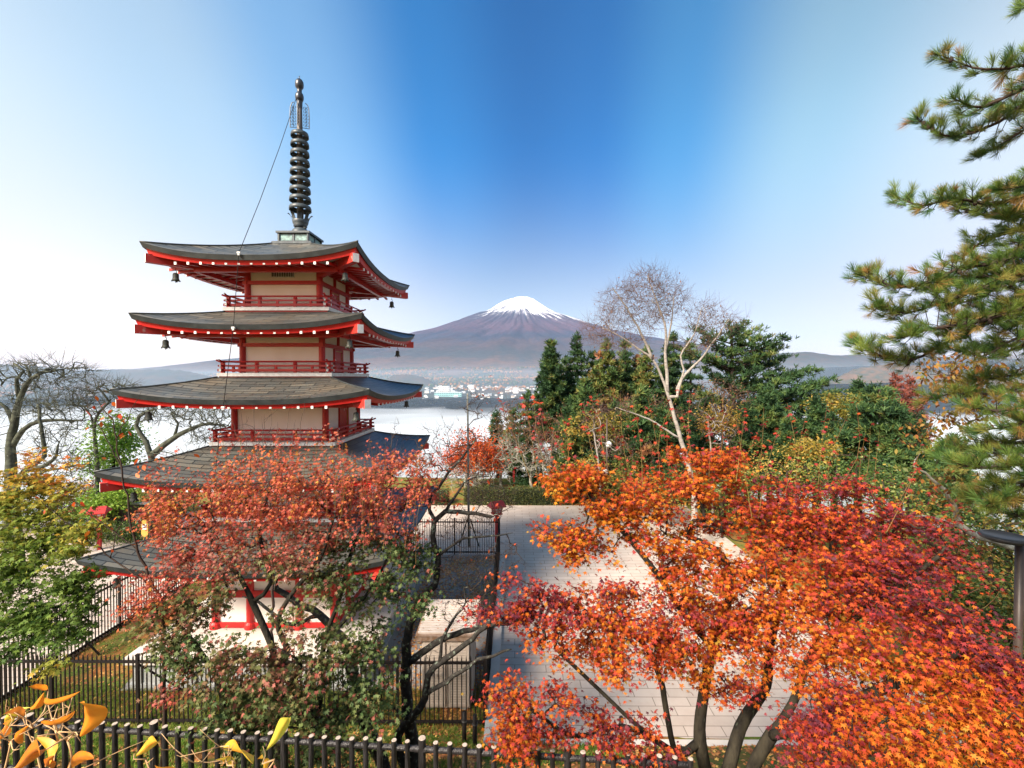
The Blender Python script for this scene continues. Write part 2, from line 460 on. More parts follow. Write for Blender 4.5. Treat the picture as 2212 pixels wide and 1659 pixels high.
def fuji_mat():
    m, n, l, b = nodes('volcano_slopes')
    t = n.new("ShaderNodeTexCoord")
    s = n.new("ShaderNodeSeparateXYZ"); l.new(t.outputs['Object'], s.inputs[0])
    at = n.new("ShaderNodeMath"); at.operation = 'ARCTAN2'
    l.new(s.outputs['Y'], at.inputs[0]); l.new(s.outputs['X'], at.inputs[1])
    def mth(op, a, bb):
        q = n.new("ShaderNodeMath"); q.operation = op
        for i, v in enumerate((a, bb)):
            if isinstance(v, (int, float)): q.inputs[i].default_value = v
            else: l.new(v, q.inputs[i])
        return q.outputs[0]
    def streak(ka, kz, det=8, rough=0.6):
        c = n.new("ShaderNodeCombineXYZ")
        l.new(mth('MULTIPLY', at.outputs[0], ka), c.inputs[0]); l.new(mth('MULTIPLY', s.outputs['Z'], kz), c.inputs[1])
        z = n.new("ShaderNodeTexNoise"); z.inputs['Scale'].default_value = 1; z.inputs['Detail'].default_value = det
        z.inputs['Roughness'].default_value = rough
        l.new(c.outputs[0], z.inputs['Vector']); return z.outputs['Fac']
    # ground colour by height, haze blue painted in, broken up by gullies and noise
    nz = n.new("ShaderNodeTexNoise"); nz.inputs['Scale'].default_value = 0.0016; nz.inputs['Detail'].default_value = 9; nz.inputs['Roughness'].default_value = 0.6
    l.new(t.outputs['Object'], nz.inputs['Vector'])
    hz = mth('ADD', s.outputs['Z'], mth('MULTIPLY', mth('SUBTRACT', nz.outputs['Fac'], 0.5), 900))
    hz = mth('ADD', hz, mth('MULTIPLY', mth('SUBTRACT', streak(22, 0.0004), 0.5), 900))
    k = n.new("ShaderNodeMapRange"); k.inputs['From Min'].default_value = -150; k.inputs['From Max'].default_value = 3200
    l.new(hz, k.inputs['Value'])
    r = ramp(n, [(0.02, (0.026, 0.034, 0.028)), (0.09, (0.078, 0.043, 0.032)), (0.17, (0.026, 0.031, 0.036)), (0.26, (0.052, 0.035, 0.038)), (0.36, (0.022, 0.025, 0.042)), (0.5, (0.062, 0.033, 0.044)), (0.64, (0.046, 0.031, 0.044)), (0.8, (0.040, 0.034, 0.050))])
    l.new(k.outputs[0], r.inputs[0])
    # fine forest mottling
    v = n.new("ShaderNodeTexNoise"); v.inputs['Scale'].default_value = 0.012; v.inputs['Detail'].default_value = 6
    l.new(t.outputs['Object'], v.inputs['Vector'])
    vr = ramp(n, [(0.3, (0.55, 0.55, 0.55)), (0.7, (1.35, 1.3, 1.25))]); l.new(v.outputs['Fac'], vr.inputs[0])
    mm = n.new("ShaderNodeMix"); mm.data_type = 'RGBA'; mm.blend_type = 'MULTIPLY'; mm.inputs[0].default_value = 1
    l.new(r.outputs[0], mm.inputs[6]); l.new(vr.outputs[0], mm.inputs[7])
    # snow
    sn = mth('ADD', s.outputs['Z'], mth('MULTIPLY', mth('SUBTRACT', streak(52, 0.0005, 10, 0.75), 0.5), 3600))
    sn = mth('ADD', sn, mth('MULTIPLY', mth('SUBTRACT', nz.outputs['Fac'], 0.5), 1100))
    sn = mth('ADD', sn, mth('MULTIPLY', s.outputs['X'], 0.10))
    sk = n.new("ShaderNodeMapRange"); sk.interpolation_type = 'SMOOTHSTEP'
    sk.inputs['From Min'].default_value = 2300; sk.inputs['From Max'].default_value = 2640
    l.new(sn, sk.inputs['Value'])
    f = n.new("ShaderNodeMix"); f.data_type = 'RGBA'
    l.new(sk.outputs[0], f.inputs[0]); l.new(mm.outputs[2], f.inputs[6]); f.inputs[7].default_value = (0.62, 0.62, 0.65, 1)
    l.new(f.outputs[2], b.inputs['Base Color'])
    b.inputs['Roughness'].default_value = 0.95; b.inputs['Specular IOR Level'].default_value = 0.05
    return m

def build_mountain():
    rs = [0, 120, 240, 340, 420, 500, 580, 680] + list(np.geomspace(800, 17600, 110))
    A = 520
    b = MB()
    rows = []
    for i in range(A + 1):
        a = 2 * math.pi * (i % A) / A
        rows.append([(FC[0] + r * math.cos(a), FC[1] + r * math.sin(a), Zr(fuji_z(FC[0] + r * math.cos(a), FC[1] + r * math.sin(a)))) for r in rs])
    b.grid(rows, flip=True)
    tag(b.build('mountain', fuji_mat(), smooth=True, loc=(FC[0], FC[1], Zr(0))), kind='structure')

def hill(pts, Z, width, base, mat, amp=12, fs=90, seed=0):
    X = []
    for (px, py) in pts:
        X.append(W(px, py, Z))
    d = [0]
    for a, c in zip(X, X[1:]): d.append(d[-1] + (c - a).length)
    n = max(60, int(d[-1] / (width / 40)))
    n = min(n, 260)
    b = MB(); rows = []
    for i in range(n + 1):
        q = d[-1] * i / n
        cx = np.interp(q, d, [p.x for p in X]); cz = np.interp(q, d, [p.z for p in X]) - H
        row = []
        for j in range(-24, 25):
            t = j / 24
            y = Z + t * width
            k = 1 - abs(t) ** 1.35
            end = min(1, i / (n * .08), (n - i) / (n * .08))
            z = base + (cz - base) * k * (0.3 + 0.7 * end)
            if abs(t) > 0.02:
                z += (cz - base) * 0.16 * mnoise.fractal((cx / (fs * 4), y / (fs * 4), seed), 1, 2, 4) * min(1, abs(t) * 4) * k
            z += amp * (mnoise.noise((cx / fs * 3, y / fs * 3, seed)) * .5 + .2 * mnoise.noise((cx / fs * 9, y / fs * 9, seed))) * k
            row.append((cx, y, Zr(z)))
        rows.append(row)
    b.grid(rows)
    return tag(b.build('hill', mat, smooth=True), kind='structure')

def forest_hill_mat(name, a, c, e, s):
    return pm(name, a, c, s, 0.95, 0, 0.05, third=e, detail=9)

def fog_volume(name, density, col=(0.78, 0.84, 0.92)):
    m = bpy.data.materials.new(name); m.use_nodes = True
    t = m.node_tree; t.nodes.clear()
    o = t.nodes.new("ShaderNodeOutputMaterial"); v = t.nodes.new("ShaderNodeVolumePrincipled")
    v.inputs['Density'].default_value = density; v.inputs['Color'].default_value = (*col, 1)
    v.inputs['Anisotropy'].default_value = 0.0
    t.links.new(v.outputs[0], o.inputs['Volume'])
    return m

def fog_blob(c, r, mat, seed, lump=0.25, nu=48, nv=24):
    b = MB(); rows = []
    for i in range(nu + 1):
        a = 2 * math.pi * (i % nu) / nu; row = []
        for j in range(nv + 1):
            e = -math.pi / 2 + math.pi * j / nv
            n = (math.cos(e) * math.cos(a), math.cos(e) * math.sin(a), math.sin(e))
            k = 1 + lump * mnoise.fractal((n[0] * 2.2 + seed, n[1] * 2.2, n[2] * 2.2), 1, 2, 4)
            row.append((c[0] + r[0] * n[0] * k, c[1] + r[1] * n[1] * k, c[2] + r[2] * n[2] * k))
        rows.append(row)
    b.grid(rows, flip=True)
    return tag(b.build('fog_bank', mat, smooth=True), kind='stuff')

def fog_layer(mat, x0, x1, y0, y1, top, bottom, seed, amp):
    """a lens of fog lying in the valley: thick in the middle, thinning to nothing at its rim"""
    b = MB(); nx, ny = 90, 50
    T, B = [], []
    for i in range(nx + 1):
        x = x0 + (x1 - x0) * i / nx; tr, br = [], []
        for j in range(ny + 1):
            y = y0 + (y1 - y0) * j / ny
            u, v = i / nx, j / ny
            v = min(1, max(0, v + (.10 * mnoise.noise((x / 380, seed * 1.7, 0)) + .07 * mnoise.noise((x / 130, seed, 4))) * min(1, v * 3) * (1 if j < ny else 0)))
            k = min(1, u / .08, (1 - u) / .08) * min(1, v / .06, (1 - v) / .75)
            k = max(0, k) ** 0.8
            z = bottom + (top - bottom) * k + amp * k * mnoise.fractal((x / 560 + seed, y / 380, seed), 1, 2, 4)
            tr.append((x, y, Zr(max(z, bottom + 0.5 if 0 < i < nx and 0 < j < ny else bottom)))); br.append((x, y, Zr(bottom)))
        T.append(tr); B.append(br)
    b.grid(T); b.grid(B, flip=True)
    # close the rim
    for j in range(ny):
        b.add([T[0][j], T[0][j + 1], B[0][j + 1], B[0][j]], [(0, 1, 2, 3)])
        b.add([T[nx][j], T[nx][j + 1], B[nx][j + 1], B[nx][j]], [(3, 2, 1, 0)])
    for i in range(nx):
        b.add([T[i][0], T[i + 1][0], B[i + 1][0], B[i][0]], [(3, 2, 1, 0)])
        b.add([T[i][ny], T[i + 1][ny], B[i + 1][ny], B[i][ny]], [(0, 1, 2, 3)])
    return tag(b.build('fog_bank', mat, smooth=True), kind='stuff')

HAZE_DENSITY = 1.5e-5
def build_far():
    build_ground()
    build_mountain()
    blue = forest_hill_mat('far_forest', (0.022, 0.027, 0.022), (0.05, 0.034, 0.026), (0.08, 0.042, 0.025), 0.01)
    near = forest_hill_mat('autumn_forest', (0.03, 0.035, 0.02), (0.10, 0.052, 0.025), (0.16, 0.07, 0.03), 0.035)
    hill([(-260, 776), (-150, 778), (-60, 781), (0, 787), (40, 790), (80, 792), (120, 797), (165, 804), (210, 815), (260, 830)], 4300, 900, -139, blue, 22, 110, 1)
    hill([(140, 826), (180, 808), (220, 801), (262, 797), (300, 799), (350, 799), (400, 801), (440, 810), (475, 822), (520, 836)], 3500, 600, -139, blue, 22, 110, 2)
    hill([(250, 806), (330, 801), (400, 795), (440, 790), (480, 789), (560, 792), (640, 796), (770, 803), (860, 812)], 9000, 1800, -139, blue, 20, 300, 3)
    hill([(1500, 790), (1600, 770), (1668, 764), (1700, 762), (1740, 761), (1780, 767), (1820, 768), (1850, 765), (1880, 770), (1950, 768), (2050, 772), (2212, 775), (2400, 780), (2600, 790)], 7000, 1600, -139, blue, 20, 260, 4)
    hill([(1750, 862), (1795, 832), (1830, 808), (1870, 795), (1920, 787), (1960, 790), (2010, 800), (2060, 808), (2150, 803), (2300, 798), (2450, 806)], 1900, 420, -139, near, 14, 45, 5)
    hill([(800, 836), (835, 822), (850, 811), (880, 808), (915, 815), (940, 828), (960, 838)], 3300, 260, -110, blue, 14, 70, 6)
    fm = fog_volume('valley_fog', 0.0055, (.84, .89, .95))
    fog_layer(fm, -3600, 3600, 190, 1700, -105, -138, 3, 34)
    thin = fog_volume('thin_fog', 0.0024, (.82, .88, .95))
    fog_layer(thin, -3900, 3900, 500, 2750, -98, -138, 8, 22)
    wisp = fog_volume('fog_wisps', 0.0034, (.84, .89, .95))
    for i, (px, Y, rx, ry, rz) in enumerate(((800, 1650, 130, 160, 20), (905, 1800, 170, 150, 24), (1010, 1700, 120, 180, 20), (1090, 1850, 170, 160, 26), (960, 2050, 260, 170, 18), (1160, 1650, 120, 150, 28), (840, 2150, 200, 170, 18), (60, 1800, 240, 200, 26), (220, 2000, 300, 220, 24), (400, 1850, 260, 200, 28))):
        x = (px - 1112) / FPX * Y; fog_blob((x, Y, Zr(-116)), (rx, ry, rz), wisp, 20 + i * 3, .4, 40, 20)
    p = W(1880, 812, 3000); fog_blob(p, (520, 420, 62), fog_volume('hill_fog', 0.0035), 1)
    p = W(2060, 806, 3500); fog_blob(p, (520, 420, 80), fog_volume('hill_fog', 0.0035), 5)
    p = W(1930, 858, 1450); fog_blob(p, (330, 150, 40), fog_volume('hill_fog', 0.006), 2)
    p = W(250, 806, 6200); fog_blob(p, (620, 300, 48), fog_volume('hill_fog', 0.003), 3)
    p = W(440, 815, 5600); fog_blob(p, (700, 400, 40), fog_volume('hill_fog', 0.002), 4)
    b = MB()
    b.box((0, 7100, Zr(-40)), (44000, 13800, 215)); tag(b.build('valley_mist', fog_volume('mist', 9.5e-5, (0.60, 0.78, 1.0))), kind='stuff')
    # the air
    b = MB()
    b.box((0, 17000, (3600 - 160) / 2 + 0), (80000, 40000, 3600 + 160))
    tag(b.build('haze', fog_volume('air', HAZE_DENSITY, (0.34, 0.58, 1.0))), kind='stuff')

def build_town():
    hm = [pm('house_wall_white', (0.66, 0.65, 0.64), None, 1, 0.8), pm('house_wall_cream', (0.62, 0.58, 0.52), None, 1, 0.8), pm('house_wall_grey', (0.45, 0.46, 0.48), None, 1, 0.8)]
    rm = [pm('roof_grey', (0.22, 0.24, 0.27), None, 1, 0.6), pm('roof_pale', (0.55, 0.57, 0.6), None, 1, 0.6), pm('roof_brown', (0.22, 0.12, 0.09), None, 1, 0.6)]
    wm = pm('dark_windows', (0.06, 0.07, 0.09), None, 1, 0.3)
    protos = []
    for k in range(6):
        b = MB(); w, d, h = 13 + 2 * (k % 3), 10, 6.5 + (k % 2) * 2
        b.box((0, 0, h / 2), (w, d, h))
        b.add([(-w / 2 - .6, -d / 2 - .6, h), (w / 2 + .6, -d / 2 - .6, h), (w / 2 + .6, d / 2 + .6, h), (-w / 2 - .6, d / 2 + .6, h), (-w / 2 - .6, 0, h + 3), (w / 2 + .6, 0, h + 3)],
              [(0, 1, 5, 4), (2, 3, 4, 5), (1, 2, 5), (3, 0, 4), (3, 2, 1, 0)], 1)
        for i in (-1, 1):
            for zz in (1.9, h - 1.8):
                b.box((i * w * .25, -d / 2 - .02, zz), (2.2, .1, 1.4), 2)
        o = b.build('house', [hm[k % 3 if k < 5 else 0], rm[(k // 2) % 3], wm]); protos.append(o)
    n = 0
    tries = 0
    while n < 280 and tries < 6000:
        tries += 1
        if rnd.random() < 0.86:
            px = rnd.uniform(775, 1175); Y = rnd.uniform(1750, 3100)
        else:
            px = rnd.uniform(0, 520); Y = rnd.uniform(1700, 3200)
        x = (px - 1112) / FPX * Y
        if mnoise.noise((x / 260, Y / 260, 9)) < -0.22: continue
        z = max(fuji_z(x, Y), -139)
        o = protos[n] if n < 6 else protos[rnd.randrange(6)].copy()
        if n >= 6: COL.objects.link(o)
        o.location = (x, Y, Zr(z) - .6); o.rotation_euler = (0, 0, rnd.choice((0.2, 0.2 + math.pi / 2)) + rnd.uniform(-.2, .2))
        s = rnd.uniform(0.9, 1.5); o.scale = (s, s, s)
        tag(o, 'small pale house of the misty valley town below the mountain', 'house', 'houses of the valley town')
        n += 1
    def block(name, px0, px1, py, Y, h, mw, mr, label, depth=40, rows=3):
        z = max(fuji_z((px0 + px1) / 2 * 0 + ((px0 + px1) / 2 - 1112) / FPX * Y, Y), -139)
        x0, x1 = (px0 - 1112) / FPX * Y, (px1 - 1112) / FPX * Y
        t = thing(name, ((x0 + x1) / 2, Y, Zr(z)), label, 'building')
        w = x1 - x0
        c = t.location
        b = MB(); b.box((c.x, c.y, c.z + h / 2 - 1), (w, depth, h + 2)); b.build('wall', mw, t)
        b = MB(); b.box((c.x, c.y, c.z + h + .5), (w + 1.5, depth + 1.5, 1.2)); b.build('roof', mr, t)
        for r in range(rows):
            b = MB()
            k = max(3, int(w / 9))
            for i in range(k):
                b.box((c.x - w / 2 + w * (i + .5) / k, c.y - depth / 2 - .05, c.z + h * (r + .55) / rows), (w / k * .62, .3, h / rows * .45))
            b.build('window_row', wm, t)
    gl = pm('green_glass', (0.16, 0.36, 0.36), (0.24, 0.45, 0.44), 0.1, 0.3, 0, 0.5)
    block('factory', 940, 998, 842, 2300, 20, gl, rm[1], 'wide pale green glass factory building in the valley town', 50, 2)
    block('department_store', 947, 972, 836, 2500, 34, hm[0], rm[1], 'large white store block behind the green glass factory', 40, 3)
    block('office_block', 1012, 1024, 832, 2650, 36, hm[0], rm[0], 'tall white office block right of the green glass factory', 24, 5)
    block('apartment_block', 1108, 1120, 838, 2500, 30, hm[0], rm[1], 'white apartment block at the right edge of the town', 22, 5)
    # woods on the plain: masses nobody could count
    ico = MB()
    import bmesh
    bm = bmesh.new(); bmesh.ops.create_icosphere(bm, subdivisions=1, radius=1)
    tv = [tuple(v.co) for v in bm.verts]; tf = [[v.index for v in f.verts] for f in bm.faces]; bm.free()
    tv = [(x * (1 + .25 * rnd.uniform(-1, 1)), y * (1 + .25 * rnd.uniform(-1, 1)), z * (1 + .3 * rnd.uniform(-1, 1))) for x, y, z in tv]
    P, S, T = [], [], []
    while len(P) < 5200:
        Y = 1500 + 4200 * rnd.random() ** 0.8
        px = rnd.uniform(-40, 1260); x = (px - 1112) / FPX * Y
        q = mnoise.noise((x / 420, Y / 300, 2)) + (0.35 if Y > 2900 else -0.30)
        if q < 0: continue
        z = max(fuji_z(x, Y), -139)
        k = rnd.uniform(5, 10) * (1.3 if Y > 3000 else 0.9)
        P.append((x, Y, Zr(z) + k * .6)); S.append(k)
        g = mnoise.noise((x / 500, Y / 240, 7)) + rnd.uniform(-.3, .3)
        T.append(0.5 + 0.5 * max(-1, min(1, g * 1.6)))
    fl = leafmat('woodland', [(0.0, (0.02, 0.04, 0.02)), (0.45, (0.035, 0.05, 0.022)), (0.6, (0.16, 0.075, 0.025)), (1.0, (0.24, 0.11, 0.04))], 0, 0.9, 0.05)
    N = len(P)
    o = scatter('woodland', fl, tv, tf, P, frames(np.tile([0, 0, 1.0], (N, 1)), rnd_dir(N)), S, T)
    tag(o, kind='stuff')

build_far()
build_town()
# ------------------------------------------------------------------ the terrace, its paving and the pagoda's enclosure
PX, PY = -8.01, 16.8                        # the pagoda's axis
def sheet(name, poly, z, mat):
    b = MB(); b.add([(x, y, Zr(z)) for x, y in poly], [tuple(range(len(poly)))])
    return tag(b.build(name, mat), kind='structure')

EX0, EX1, EY0, EY1 = -14.7, -0.80, 11.8, 23.4
def build_terrace():
    pav = brickmat('terrace_pavers', (0.45, 0.385, 0.34), (0.39, 0.335, 0.295), (0.19, 0.155, 0.13), 1.0, 0.36, 0.012, 'Object', 0.8, 0.15, 0.25, stain=(0.80, 0.76, 0.74), stain_scale=0.45)
    # paving round the enclosure: front right, left and back pieces butt against it
    poly = [(-0.8, 11.3), (3.0, 11.3), (12, 10.2), (12.4, 32.5), (-0.8, 32.5)]
    sheet('pavement', poly, -9.318, pav)
    sheet('pavement', [(-31, 11.5), (-14.7, 11.5), (-14.7, 32.5), (-31, 29)], -9.318, pav)
    sheet('pavement', [(-14.7, 23.4), (-0.8, 23.4), (-0.8, 32.5), (-14.7, 32.5)], -9.318, pav)
    pink = pm('pink_asphalt', (0.50, 0.40, 0.36), (0.42, 0.33, 0.30), 60, 0.9, 0.3, 0.2, bscale=140)
    b = MB(); b.grid([[(x, y, Zr(z)) for y, z in ((7.2, -9.30), (10.15, -9.30))] for x in (2.4, 12)])
    tag(b.build('path', pink), kind='structure')
    gravel = pm('gravel', (0.30, 0.29, 0.28), (0.19, 0.18, 0.17), 45, 0.95, 0.9, 0.1, bscale=90, third=(0.40, 0.37, 0.33))
    sheet('gravel', [(EX0, EY0 - .3), (EX1, EY0 - .3), (EX1, EY1), (EX0, EY1)], -9.30, gravel)
    sheet('lawn', [(EX0, EY0 - .3), (EX1, EY0 - .3), (EX1, 12.9), (-2.0, 13.15), (-11.75, 13.1), (-12.4, 17), (-13.4, 22), (EX0, 22.5)], -9.296, bpy.data.materials['leafy_ground'])
    # kerbs
    b = MB()
    b.box((EX1 + .18, (9.9 + EY1) / 2, Zr(-9.26)), (.28, EY1 - 9.9, .14))
    b.box((EX0 - .12, (EY0 + EY1) / 2, Zr(-9.27)), (.2, EY1 - EY0, .12))
    b.box((5.4, 11.22, Zr(-9.28)), (12.4, .2, .11))
    tag(b.build('kerb', M['concrete']), kind='structure')
    b = MB(); b.box((-0.55, 10.7, Zr(-9.1)), (.42, 1.5, .5)); 
    o = b.build('concrete_block', M['concrete_grey']); tag(o, 'grey concrete end block at the corner of the iron fence', 'kerb block')

def spiked_run(name, p0, p1, label, zb, zt, posts, step=0.118, stays=()):
    p0, p1 = Vector(p0), Vector(p1)
    L = (p1 - p0).length; d = (p1 - p0) / L
    t = thing(name, (p0.x, p0.y, Zr(zb)), label, 'fence', 'iron fences round the pagoda enclosure')
    for z in (zb + .16, zt - .17):
        b = MB(); b.beam((p0.x, p0.y, Zr(z)), (p1.x, p1.y, Zr(z)), .05, .06); b.build('rail', M['iron'], t)
    n = posts
    for i in range(n + 1):
        q = p0 + d * (L * i / n)
        b = MB(); b.box((q.x, q.y, Zr((zb + zt) / 2)), (.07, .07, zt - zb)); b.box((q.x, q.y, Zr(zt) + .015), (.085, .085, .03)); b.build('post', M['iron'], t)
        if i == n: break
        b = MB(); k = int(L / n / step)
        for j in range(1, k):
            s = q + d * (L / n * j / k)
            b.beam((s.x, s.y, Zr(zb + .06)), (s.x, s.y, Zr(zt - .06)), .026, .026)
            b.beam((s.x, s.y, Zr(zt - .06)), (s.x, s.y, Zr(zt) + .03), .026, .026, taper=.1)
        b.build('bar_panel', M['iron'], t)
    for (a, c) in stays:
        b = MB(); b.beam(a, c, .045, .045); b.build('brace', M['iron'], t)

def build_fences():
    zb, zt = -9.33, -7.42
    spiked_run('iron_fence', (EX0, EY0, 0), (EX1, EY0, 0), 'black spiked iron fence across the front of the pagoda plinth', zb, zt, 6,
               stays=[((EX0 + 4.63, EY0 + .05, Zr(-7.7)), (EX0 + 5.5, EY0 + 1.0, Zr(-9.3)))])
    spiked_run('iron_fence', (EX0, EY0 + .06, 0), (EX0, EY1, 0), 'black spiked iron fence along the left paving beside the pagoda', zb, zt, 5,
               stays=[((EX0 + .05, 14.4, Zr(-7.9)), (EX0 + .8, 14.8, Zr(-9.3)))])
    spiked_run('iron_fence', (EX1, EY0 + .06, 0), (EX1, EY1, 0), 'black spiked iron fence running along the right paved terrace', zb, zt, 5)
    spiked_run('iron_fence', (EX0 + .06, EY1, 0), (EX1 - .06, EY1, 0), 'black spiked iron fence at the back of the enclosure near the lantern', zb, zt, 6)

def build_plinth(t):
    b = MB(); b.box((PX, PY, Zr(-8.47)), (7.3, 7.3, .2)); b.build('plinth_slab', M['concrete'], t)
    b = MB(); b.box((PX, PY, Zr(-8.97)), (6.95, 6.95, .8))
    for i in range(5):
        b.box((PX - 3.3 + 1.65 * i, PY - 3.5, Zr(-8.97)), (.16, .06, .8))
        b.box((PX + 3.5, PY - 3.3 + 1.65 * i, Zr(-8.97)), (.06, .16, .8))
    b.box((PX, PY, Zr(-9.27)), (7.15, 7.15, .13))
    b.build('plinth_wall', M['concrete_grey'], t)

# ------------------------------------------------------------------ the pagoda
#        eave half, z mid eave, z corner, top half, z top, wall half, wall z0, z1
ROOFS = [(3.295, 3.69, 4.08, .62, 4.83, 1.25, 2.35, 3.74),
         (3.489, 1.57, 1.90, 1.74, 2.20, 1.37, 0.12, 1.62),
         (3.797, -.66, -.36, 1.90, 0.00, 1.557, -2.16, -.62),
         (4.06, -3.06, -2.72, 2.08, -2.28, 1.76, -4.62, -3.02),
         (4.35, -5.52, -5.14, 2.30, -4.74, 1.98, -8.37, -5.46)]
BALC = [(1.78, 2.24), (1.91, .03), (2.08, -2.26), (2.30, -4.72)]     # half width, slab underside
ROT = [((1, 0), (0, -1)), ((0, 1), (1, 0)), ((-1, 0), (0, 1)), ((0, -1), (-1, 0))]   # along, outward: front, right, back, left

def P4(s, u, o, z):
    """a point of side s: u along it, o outward from the axis"""
    a, n = ROT[s]
    return (PX + a[0] * u + n[0] * o, PY + a[1] * u + n[1] * o, Zr(z))

def roof_z(R, u, v):
    e, zm, zc, th, zt = R[:5]
    ze = zm + (zc - zm) * abs(u) ** 2.6
    return ze + (zt - ze) * (0.42 * v + 0.58 * v * v)

def build_roof(t, k):
    R = ROOFS[k]; e, zm, zc, th, zt, hw, z0, z1 = R
    nu, nv = 40, 12
    b = MB(); uvs = []
    for s in range(4):
        rows = []
        for i in range(nu + 1):
            u = -1 + 2 * i / nu
            rows.append([P4(s, u * (e + (th - e) * v), e + (th - e) * v, roof_z(R, u, v)) for v in [j / nv for j in range(nv + 1)]])
        b.grid(rows)
    roof = b.build('roof', M['slate'], t, smooth=True)
    me = roof.data; ul = me.uv_layers.new(name='UVMap')
    org = np.array(tuple(world_loc(t)))
    per = (nu + 1) * (nv + 1)
    co = np.empty(len(me.vertices) * 3); me.vertices.foreach_get('co', co); co = co.reshape(-1, 3) + org
    sl = math.hypot(e - th, zt - zm) * 1.05
    UV = np.zeros((len(co), 2))
    for s in range(4):
        a, n = ROT[s]
        seg = slice(s * per, (s + 1) * per)
        x = (co[seg, 0] - PX) * a[0] + (co[seg, 1] - PY) * a[1]
        o = (co[seg, 0] - PX) * n[0] + (co[seg, 1] - PY) * n[1]
        UV[seg, 0] = x + s * 20; UV[seg, 1] = (e - o) / (e - th) * sl
    li = np.empty(len(me.loops), np.int32); me.loops.foreach_get('vertex_index', li)
    ul.data.foreach_set('uv', UV[li].ravel())
    # fascia: the thick dark edge; under it a red eave board
    def strip(name, m, o0, o1, d0, d1, kc=1.0):
        b = MB()
        for s in range(4):
            rows = []
            for i in range(nu + 1):
                u = -1 + 2 * i / nu
                z = roof_z(R, u, 0); zz = zm + (z - zm) * kc
                rows.append([P4(s, u * o0, o0, z - d0), P4(s, u * (o0 + o1) / 2, (o0 + o1) / 2, zz - d1), P4(s, u * (o1 - .12), o1 - .12, zz - d1 + .01)])
            b.grid(rows, flip=True)
        return b.build(name, m, roof, smooth=False)
    strip('fascia', M['black'], e, e - .10, -.002, .15)
    strip('eave_board', M['red'], e - .10, e - .20, .14, .27, 0.82)
    # white boarding between the rafters
    b = MB()
    zin = z1 + .02
    for s in range(4):
        rows = []
        for i in range(nu + 1):
            u = -1 + 2 * i / nu
            row = []
            for j in range(6):
                v = j / 5
                o = (e - .16) + (hw - .1 - e + .16) * v
                ze = zm + (roof_z(R, u, 0) - zm) * 0.82 - .25
                row.append(P4(s, u * o, o, ze + (zin + .04 - ze) * v + (.05 if v == 0 else 0)))
            rows.append(row)
        b.grid(rows, flip=True)
    b.build('soffit', M['white'], roof)
    # rafters
    n = 13 if k < 3 else 14
    far = MB()
    rz = zm - .22
    for s in range(4):
        for i in range(n):
            u = (i - (n - 1) / 2) * .387 * (1 + .03 * k)
            oi = max(hw, abs(u) + .05)
            if e - .2 - oi < .3: continue
            vo = (e - .13 - hw)
            zi = rz + (z1 - .04 - rz) * (e - .13 - oi) / vo
            b = MB() if ((s in (0, 1) and k < 3) or (s == 3 and k == 0)) else far
            b.beam(P4(s, u, e - .13, rz), P4(s, u, e - .16, rz), .07, .08, 1, end=1)
            b.beam(P4(s, u, e - .16, rz), P4(s, u, oi, zi), .068, .08)
            if b is not far: b.build('rafter', [M['red'], M['white']], roof)
    if far.v:
        o = far.build('rafters', [M['red'], M['white']], roof); o['kind'] = 'stuff'
    # purlin ring and hip beams
    q = hw + (e - hw) * .52
    zq = rz + (z1 - rz) * .48 - .13
    for s in range(4):
        b = MB(); b.beam(P4(s, -q, q, zq), P4(s, q, q, zq), .13, .15); b.build('purlin', M['red'], roof)
    for s in range(4):
        zt_ = zm - .12 + .05 * (k == 0)
        b = MB()
        a0, a1 = P4(s, hw, hw, z1 - .16), P4(s, e - .09, e - .09, zt_)
        b.beam(a0, a1, .20, .26, 0, end=1); b.build('hip_beam', [M['red_worn'], M['white']], roof)
    # ridge rolls over the four hips
    for s in range(4):
        b = MB()
        pts = [P4(s, e + (th - e) * v, e + (th - e) * v, roof_z(R, 1, v) + .012) for v in [j / nv for j in range(nv + 1)]]
        b.tube(pts, .028, 6); b.build('hip_roll', M['black'], roof, smooth=True)
    return roof

